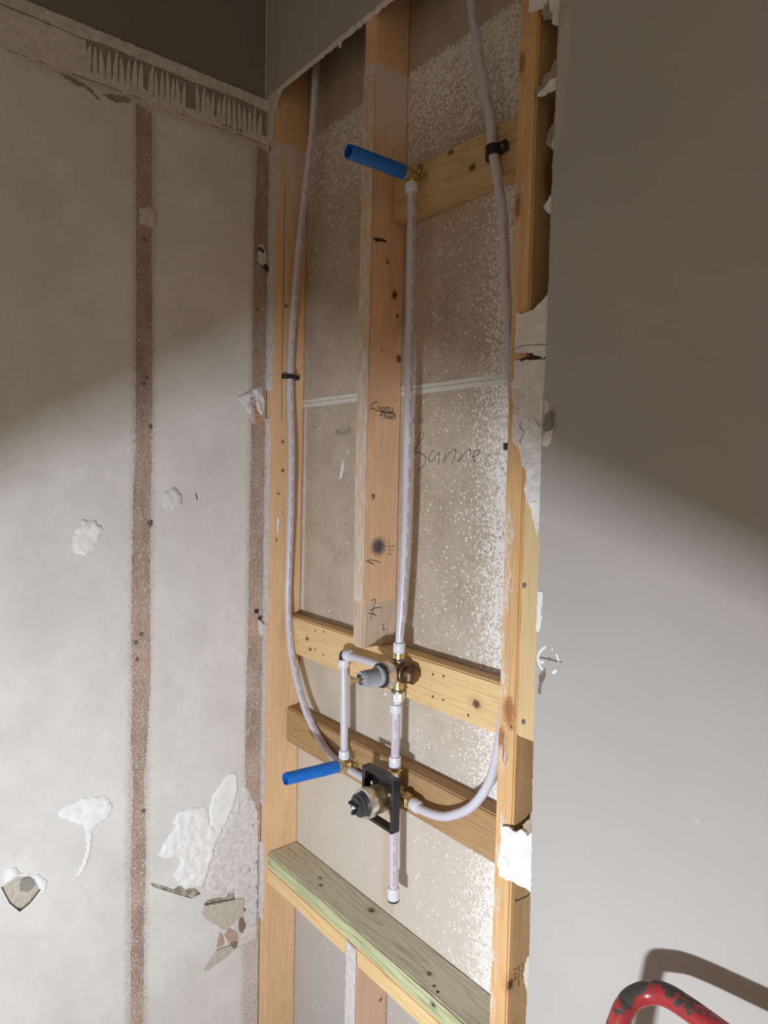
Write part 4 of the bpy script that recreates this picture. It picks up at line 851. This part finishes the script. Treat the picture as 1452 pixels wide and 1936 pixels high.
COLD = [(0.5400, 0.030, 0.8620), (0.5700, 0.030, 0.8590), (0.6120, 0.0305, 0.8640), (0.6480, 0.0315, 0.8770), (0.6960, 0.034, 0.9110), (0.7280, 0.038, 0.9560), (0.7450, 0.040, 1.0040), (0.7600, 0.0405, 1.10), (0.7690, 0.0405, 1.25), (0.7700, 0.0405, 1.45), (0.7640, 0.0405, 1.60), (0.7380, 0.0405, 1.8200), (0.7240, 0.0405, 1.9550), (0.6983, 0.0405, 2.0640), (0.6870, 0.0405, 2.1350), (0.6580, 0.0405, 2.2460), (0.6350, 0.0405, 2.3470), (0.5900, 0.0405, 2.55), (0.575, 0.0405, 2.72)]
pex(COLD, 'white pipe slanting through the upper black clamp, curving into the lower valve from the right', start=0.30, phi=0.2, words=('AquaPEX', 'UPONOR'), gap=0.05, rings=[((0.5450, 0.030, 0.8616), (0.5650, 0.030, 0.8596))])
pex([(0.4900, 0.03, 0.9130), (0.4897, 0.03, 0.98), (0.4893, 0.03, 1.0470)], 'short white pipe linking the ribbed valve down to the black-framed valve', start=0.03, gap=0.012, phi=-0.15,
    rings=[((0.4900, 0.03, 0.9138), (0.4898, 0.03, 0.9370)), ((0.4894, 0.03, 1.0280), (0.4893, 0.03, 1.0440))])
cp = pex([(0.4950, 0.03, 0.6415), (0.4925, 0.03, 0.72), (0.4903, 0.03, 0.8180)], 'short hanging white pipe with a capped end, below the black-framed valve', start=0.030, gap=0.012, phi=0.1, rings=[((0.4952, 0.03, 0.6420), (0.4943, 0.03, 0.6660))])
build('black_plug', lathe((0.4953, 0.03, 0.6405), (0.0, 0, 1), [(0.0112, -0.0022), (0.0122, -0.0012), (0.0122, 0.0012)], 24), BLACK, cp, smooth=True)
er = thing('pex_pipe', (0.3165, 0.03, 0.874), 'short white pipe with a black corner elbow, left of the ribbed valve', 'pipe')
build('tube', tube(smooth_path([(0.3170, 0.03, 0.8745), (0.3130, 0.0300, 0.98), (0.3075, 0.03, 1.0920)], 6), PR, 20), PEX, er, smooth=True)
build('tube', tube(smooth_path([(0.3190, 0.03, 1.1085), (0.39, 0.0300, 1.1105), (0.4680, 0.03, 1.1120)], 6), PR, 20), PEX, er, smooth=True)
for a, c in (((0.3170, 0.03, 0.8745), (0.3162, 0.03, 0.8930)), ((0.3080, 0.03, 1.0790), (0.3072, 0.03, 1.0955)), ((0.3160, 0.03, 1.1084), (0.3350, 0.03, 1.1090)), ((0.4560, 0.03, 1.1118), (0.4680, 0.03, 1.1120))):
    a, c = Vector(a), Vector(c); L = (c - a).length
    build('expansion_ring', lathe(a, c - a, [(PR + 0.0002, 0.0), (0.0118, 0.0), (0.0124, 0.0012), (0.0124, L - 0.002), (0.0116, L), (PR + 0.0002, L)], 28), RING, er, smooth=True)
build('black_elbow', tube(smooth_path([(0.3072, 0.03, 1.0935), (0.3066, 0.03, 1.101), (0.3092, 0.03, 1.1070), (0.3180, 0.03, 1.1086)], 6), 0.0102, 18), BLACK, er, smooth=True)
pipe_print([Vector((0.44, 0.03, 1.1115)), Vector((0.48, 0.03, 1.1122))], PR, ('PEX',), 0.006, 0.01, 0.001, 0.3, er)

# upper diverter valve with the grey ribbed sleeve
dv = thing('diverter_valve', tuple(V1), 'brass valve with a grey ribbed sleeve and thin brass stem on the light blocking board', 'valve')
bm = lathe((V1.x, 0.0505, V1.z), (0, -1, 0), [(0.010, 0), (0.0150, 0.003), (0.0175, 0.012), (0.0178, 0.030), (0.021, 0.034), (0.0215, 0.045)], 28)
lathe((V1.x, 0.03, V1.z - 0.046), (0, 0, 1), [(0.0112, 0), (0.0112, 0.030), (0.0135, 0.036), (0.0135, 0.056), (0.0112, 0.062), (0.0112, 0.073)], 24, bm)
lathe((V1.x - 0.0262, 0.03, V1.z), (1, 0, 0), [(0.0112, 0), (0.0112, 0.012), (0.0140, 0.018), (0.0140, 0.034), (0.0120, 0.040), (0.0120, 0.050)], 24, bm)
build('valve_body', bm, BRASS, dv, smooth=True)
build('top_nut', lathe((V1.x, 0.03, V1.z + 0.0265), (0, 0, 1), [(0.0105, 0), (0.0128, 0.0012), (0.0128, 0.0095), (0.0115, 0.0105), (0.0115, 0.0135), (0.0100, 0.0150)], 24), BRASS_L, dv, smooth=True)
build('seal_ring', lathe((V1.x, 0.03, V1.z + 0.0225), (0, 0, 1), [(0.0125, 0), (0.0138, 0.001), (0.0138, 0.003), (0.0125, 0.004)], 24), STEELN, dv, smooth=True)
build('seal_ring', lathe((V1.x, 0.03, V1.z - 0.0400), (0, 0, 1), [(0.0135, 0), (0.0150, 0.001), (0.0150, 0.003), (0.0135, 0.004)], 24), STEELN, dv, smooth=True)
build('bottom_nut', lathe((V1.x - 0.002, 0.03, V1.z - 0.0410), (0, 0, -1), [(0.0128, 0), (0.0150, 0.0014), (0.0150, 0.0175), (0.0130, 0.0190), (0.0108, 0.0195), (0.0108, 0.0235)], 6), CHROME, dv)
build('side_flange', lathe((V1.x + 0.0150, 0.03, V1.z + 0.0015), (1, 0, 0), [(0.0165, 0), (0.0205, 0.0015), (0.0210, 0.010), (0.0195, 0.0120)], 28), BRONZE, dv, smooth=True)
build('side_plug', lathe((V1.x + 0.0270, 0.03, V1.z + 0.0005), (1, 0, 0), [(0.0145, 0), (0.0165, 0.0015), (0.0165, 0.0170), (0.0135, 0.0215), (0.006, 0.0235)], 6), BRONZE, dv)
bm = bmesh.new()
put_letters('W2', 0.0105, lambda x, y: Vector((V1.x + 0.0120 + x * 0.8, 0.0088 + x * 0.35, V1.z + 0.0165 + y)), bm)
build('cast_letters', bm, BLACK, dv)
build('bonnet_nut', lathe((V1.x, 0.0065, V1.z), (0, -1, 0), [(0.0215, 0), (0.0262, 0.002), (0.0268, 0.006), (0.0268, 0.018), (0.0250, 0.0215)], 10), CHROME, dv)
build('black_washer', lathe((V1.x, -0.0145, V1.z), (0, -1, 0), [(0.0238, 0), (0.0242, 0.0025), (0.0236, 0.004)], 28), BLACK, dv, smooth=True)
prof = [(0.0200, 0.0), (0.0203, 0.002), (0.0203, 0.006), (0.0175, 0.0075)]
for k in range(12): prof += [(0.0138, 0.0085 + k * 0.0029), (0.0160, 0.0094 + k * 0.0029), (0.0160, 0.0106 + k * 0.0029), (0.0138, 0.0112 + k * 0.0029)]
prof += [(0.0146, 0.0435), (0.0142, 0.0475), (0.0105, 0.0480), (0.0100, 0.0455), (0.0045, 0.0455)]
build('ribbed_sleeve', lathe((V1.x, -0.0182, V1.z), (0, -1, 0), prof, 32), GREYP, dv, smooth=True)
for k in range(6):
    a = k * math.pi / 3 + 0.3
    build('sleeve_tooth', box((V1.x + 0.0092 * math.cos(a) - 0.0016, -0.0668, V1.z + 0.0092 * math.sin(a) - 0.0016), (V1.x + 0.0092 * math.cos(a) + 0.0016, -0.0640, V1.z + 0.0092 * math.sin(a) + 0.0016)), CHAR, dv)
build('brass_stem', lathe((V1.x, -0.0640, V1.z), (0, -1, 0), [(0.0044, 0), (0.0044, 0.020), (0.0050, 0.0205), (0.0050, 0.0250), (0.0035, 0.0258), (0.0016, 0.0258), (0.0012, 0.022)], 16), BRASS_L, dv, smooth=True)
build('putty_blob', lathe((V1.x - 0.012, 0.010, V1.z - 0.044), (0, -1, 0), [(0.001, 0), (0.0032, 0.002), (0.0034, 0.004), (0.001, 0.006)], 9), GYP_FACE, dv, smooth=True)

# lower mixing valve in its black mounting frame
mv = thing('mixing_valve', tuple(V2), 'large brass mixing valve with a chrome collar in a square black plastic frame', 'valve')
bm = lathe((V2.x, 0.0450, V2.z), (0, -1, 0), [(0.015, 0), (0.0195, 0.003), (0.0210, 0.014), (0.0210, 0.028), (0.0272, 0.034), (0.0276, 0.040), (0.0276, 0.078)], 36)
lathe((V2.x, 0.03, V2.z - 0.0430), (0, 0, 1), [(0.0112, 0), (0.0112, 0.020), (0.0140, 0.026), (0.0140, 0.060), (0.0112, 0.066), (0.0112, 0.080)], 24, bm)
lathe((V2.x - 0.0420, 0.03, V2.z), (1, 0, 0), [(0.0112, 0), (0.0112, 0.016), (0.0145, 0.022), (0.0145, 0.062), (0.0112, 0.068), (0.0112, 0.082)], 24, bm)
build('valve_body', bm, BRASS, mv, smooth=True)
build('top_nut', lathe((V2.x, 0.03, V2.z + 0.0340), (0, 0, 1), [(0.0125, 0), (0.0150, 0.0014), (0.0150, 0.0130), (0.0125, 0.0145), (0.0110, 0.0150), (0.0110, 0.0172)], 6), BRASS_L, mv)
build('side_nut', lathe((V2.x + 0.0345, 0.03, V2.z), (1, 0, 0), [(0.0130, 0), (0.0160, 0.0014), (0.0160, 0.0120), (0.0140, 0.0135), (0.0118, 0.0140), (0.0118, 0.0185)], 6), BRASS_L, mv)
build('side_nut', lathe((V2.x - 0.0300, 0.03, V2.z), (-1, 0, 0), [(0.0130, 0), (0.0155, 0.0014), (0.0155, 0.0100), (0.0130, 0.0115)], 6), BRASS_L, mv)
build('bottom_nut', lathe((V2.x, 0.03, V2.z - 0.0270), (0, 0, -1), [(0.0125, 0), (0.0148, 0.0014), (0.0148, 0.0110), (0.0125, 0.0125)], 6), BRASS, mv)
build('chrome_collar', lathe((V2.x, -0.0320, V2.z), (0, -1, 0), [(0.0285, 0), (0.0298, 0.0012), (0.0300, 0.010), (0.0292, 0.0180), (0.0262, 0.0190), (0.0235, 0.0180)], 40), CHROME, mv, smooth=True)
build('black_cartridge', lathe((V2.x, -0.0470, V2.z), (0, -1, 0), [(0.0232, 0), (0.0232, 0.006), (0.0220, 0.0075), (0.0220, 0.0095), (0.0228, 0.0105), (0.0226, 0.0150), (0.0175, 0.0165), (0.0172, 0.0215), (0.0150, 0.0225), (0.0095, 0.0225), (0.0090, 0.016), (0.001, 0.016)], 36), CHAR, mv, smooth=True)
for k in range(3):
    a = 0.5 + k * 2.094; c = Vector((V2.x + 0.0115 * math.cos(a), 0, V2.z + 0.0115 * math.sin(a)))
    bm = box((c.x - 0.0026, -0.0775, c.z - 0.0026), (c.x + 0.0026, -0.0690, c.z + 0.0026)); build('cartridge_prong', bm, BLACK, mv, bevel=0.0006)
build('cartridge_tip', lathe((V2.x - 0.004, -0.0625, V2.z - 0.003), (0, -1, 0), [(0.0035, 0), (0.0035, 0.009), (0.0022, 0.0115)], 12), GYP_FACE, mv, smooth=True)
bm = bmesh.new()
FX0, FX1, FZ0, FZ1, FY0, FY1 = 0.4395, 0.5375, 0.8085, 0.9135, -0.0150, 0.0050
for lo, hi in (((FX0, FY0, FZ0), (FX0 + 0.0085, FY1, FZ1)), ((FX1 - 0.0065, FY0, FZ0), (FX1, FY1, FZ1)), ((FX0 + 0.0085, FY0, FZ1 - 0.0065), (FX1 - 0.0065, FY1, FZ1)), ((FX0 + 0.0085, FY0, FZ0), (FX1 - 0.0065, FY1, FZ0 + 0.0065))):
    b2 = box(lo, hi); bmesh.ops.bevel(b2, geom=list(b2.edges), offset=0.0008, segments=1, affect='EDGES')
    me = bpy.data.meshes.new('tmp'); b2.to_mesh(me); b2.free(); bm.from_mesh(me); bpy.data.meshes.remove(me)
build('mounting_frame', bm, BLACK, mv)
o = build('frame_web', slab([(FX0 + 0.006, V2.z - 0.020), (FX1 - 0.004, V2.z - 0.020), (FX1 - 0.004, V2.z + 0.030), (V2.x + 0.02, V2.z + 0.038), (FX0 + 0.03, V2.z + 0.038), (FX0 + 0.006, V2.z + 0.030)], onY(0.0048), 0.004, step=0.02, jit=0.0), BLACK, mv)
for dx, dz in ((-0.026, 0.022), (0.030, 0.018), (0.028, -0.016)):
    build('frame_screw', lathe((V2.x + dx, 0.001, V2.z + dz), (0, -1, 0), [(0.0045, 0), (0.0045, 0.009), (0.0034, 0.0105), (0.001, 0.0105)], 14), CHROME, mv, smooth=True)
for dx, dz in ((-0.0455, 0.0495), (0.0450, -0.0500)):
    build('frame_boss', lathe((V2.x + dx, FY0 + 0.004, V2.z + dz), (0, -1, 0), [(0.0028, 0), (0.0028, 0.0055), (0.0014, 0.0055), (0.0012, 0.003)], 12), BLACK, mv, smooth=True)

# drop-ear elbows with blue stub pipes screwed in
def drop_ear(c, label):
    t_ = thing('drop_ear_elbow', tuple(c), label, 'pipe fitting')
    bm = lathe((c.x, 0.0450, c.z), (0, -1, 0), [(0.0075, 0), (0.0105, 0.003), (0.0110, 0.017), (0.0135, 0.020), (0.0152, 0.022), (0.0152, 0.0345), (0.0138, 0.0355)], 8)
    lathe((c.x, 0.03, c.z + 0.004), (0, 0, -1), [(0.0092, 0), (0.0098, 0.008), (0.0098, 0.0125), (0.0084, 0.0205)], 20, bm)
    build('elbow_body', bm, BRASS, t_, smooth=True)
    for k, (dx, dz) in enumerate(((0.0185, -0.003), (0.006, 0.0185), (-0.0185, -0.003))):
        ex, ez = c.x + dx, c.z + dz
        build('mounting_ear', lathe((ex, 0.0507, ez), (0, -1, 0), [(0.0072, 0), (0.0074, 0.003), (0.0070, 0.0045), (0.0036, 0.0045), (0.0034, 0.0015)], 20), BRASS, t_, smooth=True)
        d = Vector((dx, 0, dz)).normalized(); a = Vector((c.x, 0.0482, c.z)) + d * 0.008; b = Vector((ex, 0.0482, ez)) - d * 0.005
        build('ear_arm', tube([a, b], 0.0034, 10), BRASS, t_, smooth=True)
        build('ear_screw', lathe((ex, 0.0490, ez), (0, -1, 0), [(0.003, 0), (0.003, 0.0015), (0.001, 0.0015)], 10), STEELN if k else BRASS_L, t_)
    return t_
E1 = Vector((0.4965, 0.03, 2.0858)); E2 = Vector((0.3178, 0.03, 0.8900 - 0.0285))
drop_ear(E1, 'brass elbow holding the upper blue stub on the topmost blocking board')
drop_ear(E2, 'brass elbow holding the lower blue stub beside the black-framed valve')
def stub(c, dz, L, label):
    t_ = thing('stub_pipe', tuple(c), label, 'pipe')
    ax = Vector((0, -L, dz)).normalized(); b = Vector((c.x, 0.0105, c.z))
    prof = [(0.0105, 0), (0.0134, 0.0005), (0.0136, 0.0425), (0.0130, 0.0435), (0.0129, L - 0.0012), (0.0123, L), (0.0112, L), (0.0108, L - 0.002), (0.0106, L * 0.35), (0.002, L * 0.35)]
    build('plastic_pipe', lathe(b, ax, prof, 32), BLUE, t_, smooth=True)
    build('pipe_thread', lathe(b + ax * -0.004, ax, [(0.0100, 0), (0.0104, 0.004), (0.0104, 0.0045), (0.0095, 0.0045)], 20), BLUE, t_, smooth=True)
    return t_
stub(E1, -0.002, 0.131, 'blue plastic stub pipe near the top, pointing out past the middle stud')
stub(E2, 0.007, 0.133, 'blue plastic stub pipe low on the left, above the greenish board')

# black pipe clamps
def clamp(c, d, n, wid, label, hole=PR, reach=(0.020, 0.030), nail=-1):
    c, d, n = Vector(c), Vector(d).normalized(), Vector(n).normalized(); n = (n - d * n.dot(d)).normalized(); l = d.cross(n)
    t_ = thing('pipe_clamp', tuple(c), label, 'clamp'); bm = bmesh.new()
    ro, ri = hole + 0.0042, hole + 0.0003; h0 = -hole * 0.98
    out = [(-reach[0], h0), (-reach[0], h0 + 0.0075), (-ro, h0 + 0.0085)] + [(-ro * math.cos(a), ro * math.sin(a)) for a in [i * math.pi / 10 for i in range(0, 11)]] + [(ro, h0 + 0.0085), (reach[1], h0 + 0.0075), (reach[1], h0), (ri, h0)]
    inn = [(ri * math.cos(a), ri * math.sin(a)) for a in [i * math.pi / 10 for i in range(0, 11)]] + [(-ri, h0)]
    lo_ = [bm.verts.new(c + l * u + n * v - d * wid / 2) for u, v in out + inn]; hi_ = [bm.verts.new(c + l * u + n * v + d * wid / 2) for u, v in out + inn]
    bm.faces.new(lo_[::-1]); bm.faces.new(hi_)
    for i in range(len(lo_)): bm.faces.new((lo_[i], lo_[(i + 1) % len(lo_)], hi_[(i + 1) % len(lo_)], hi_[i]))
    bmesh.ops.triangulate(bm, faces=[f for f in bm.faces if len(f.verts) > 4])
    build('clamp_strap', bm, BLACK, t_)
    s = reach[0] if nail < 0 else reach[1]
    build('clamp_nail', lathe(c + l * nail * (s - 0.0065) + n * (h0 + 0.0072), n, [(0.003, 0), (0.0028, 0.0012), (0.001, 0.0014)], 12), CHROME, t_, smooth=True)
    return t_
clamp((0.0446, 0.0415, 1.7440), (0.0, 0.0, 1.0), (1, 0, 0), 0.0105, 'black pipe clamp with a pale nail, on the corner stud', reach=(0.0200, 0.0270), nail=1 if Vector((0, 0, 1)).cross(Vector((1, 0, 0))).y < 0 else -1)
clamp((0.6983, 0.0405, 2.0640), (-0.16, 0.0, 1.0), (0, -1, 0), 0.0170, 'larger black pipe clamp on the topmost blocking board', reach=(0.0190, 0.0270), nail=1)
clamp((0.7668, 0.0405, 1.5570), (-0.03, 0.0, 1.0), (-1, 0, 0), 0.0110, 'small black clamp end peeking out behind the orange-toned stud', hole=0.0150, reach=(0.0200, 0.0200))

# ------------------------------------------------------------------ chipped red steel tube handle, lower right
th = thing('steel_handle', (1.20, -0.09, 0.0), 'chipped red steel tube handle in front of the painted wall', 'handle')
HP = [(1.0500, -0.4300, 0.0130), (1.0720, -0.2600, 0.4700), (1.0850, -0.1600, 0.7400), (1.0905, -0.1180, 0.8380), (1.0925, -0.1000, 0.8585), (1.0982, -0.0890, 0.8665), (1.1095, -0.0805, 0.8735), (1.1258, -0.0777, 0.8805), (1.1507, -0.0815, 0.8850), (1.1955, -0.0912, 0.8890), (1.3050, -0.1150, 0.8965), (1.3330, -0.1230, 0.8920), (1.3480, -0.1330, 0.8720), (1.3500, -0.1450, 0.8400), (1.3440, -0.1870, 0.7400), (1.3300, -0.2870, 0.4700), (1.3080, -0.4570, 0.0130)]
build('bent_tube', tube(smooth_path(HP, 8), 0.0131, 24), RED, th, smooth=True)
for q, r_ in (((1.0590, -0.3600, 0.2000), (1.3170, -0.3870, 0.2000)), ((1.0740, -0.2450, 0.5100), (1.3320, -0.2720, 0.5100))):
    build('cross_bar', tube([q, r_], 0.009, 16), RED, th, smooth=True)
build('toe_plate', box((1.035, -0.62, 0.0), (1.325, -0.445, 0.006)), RED, th, bevel=0.0015)
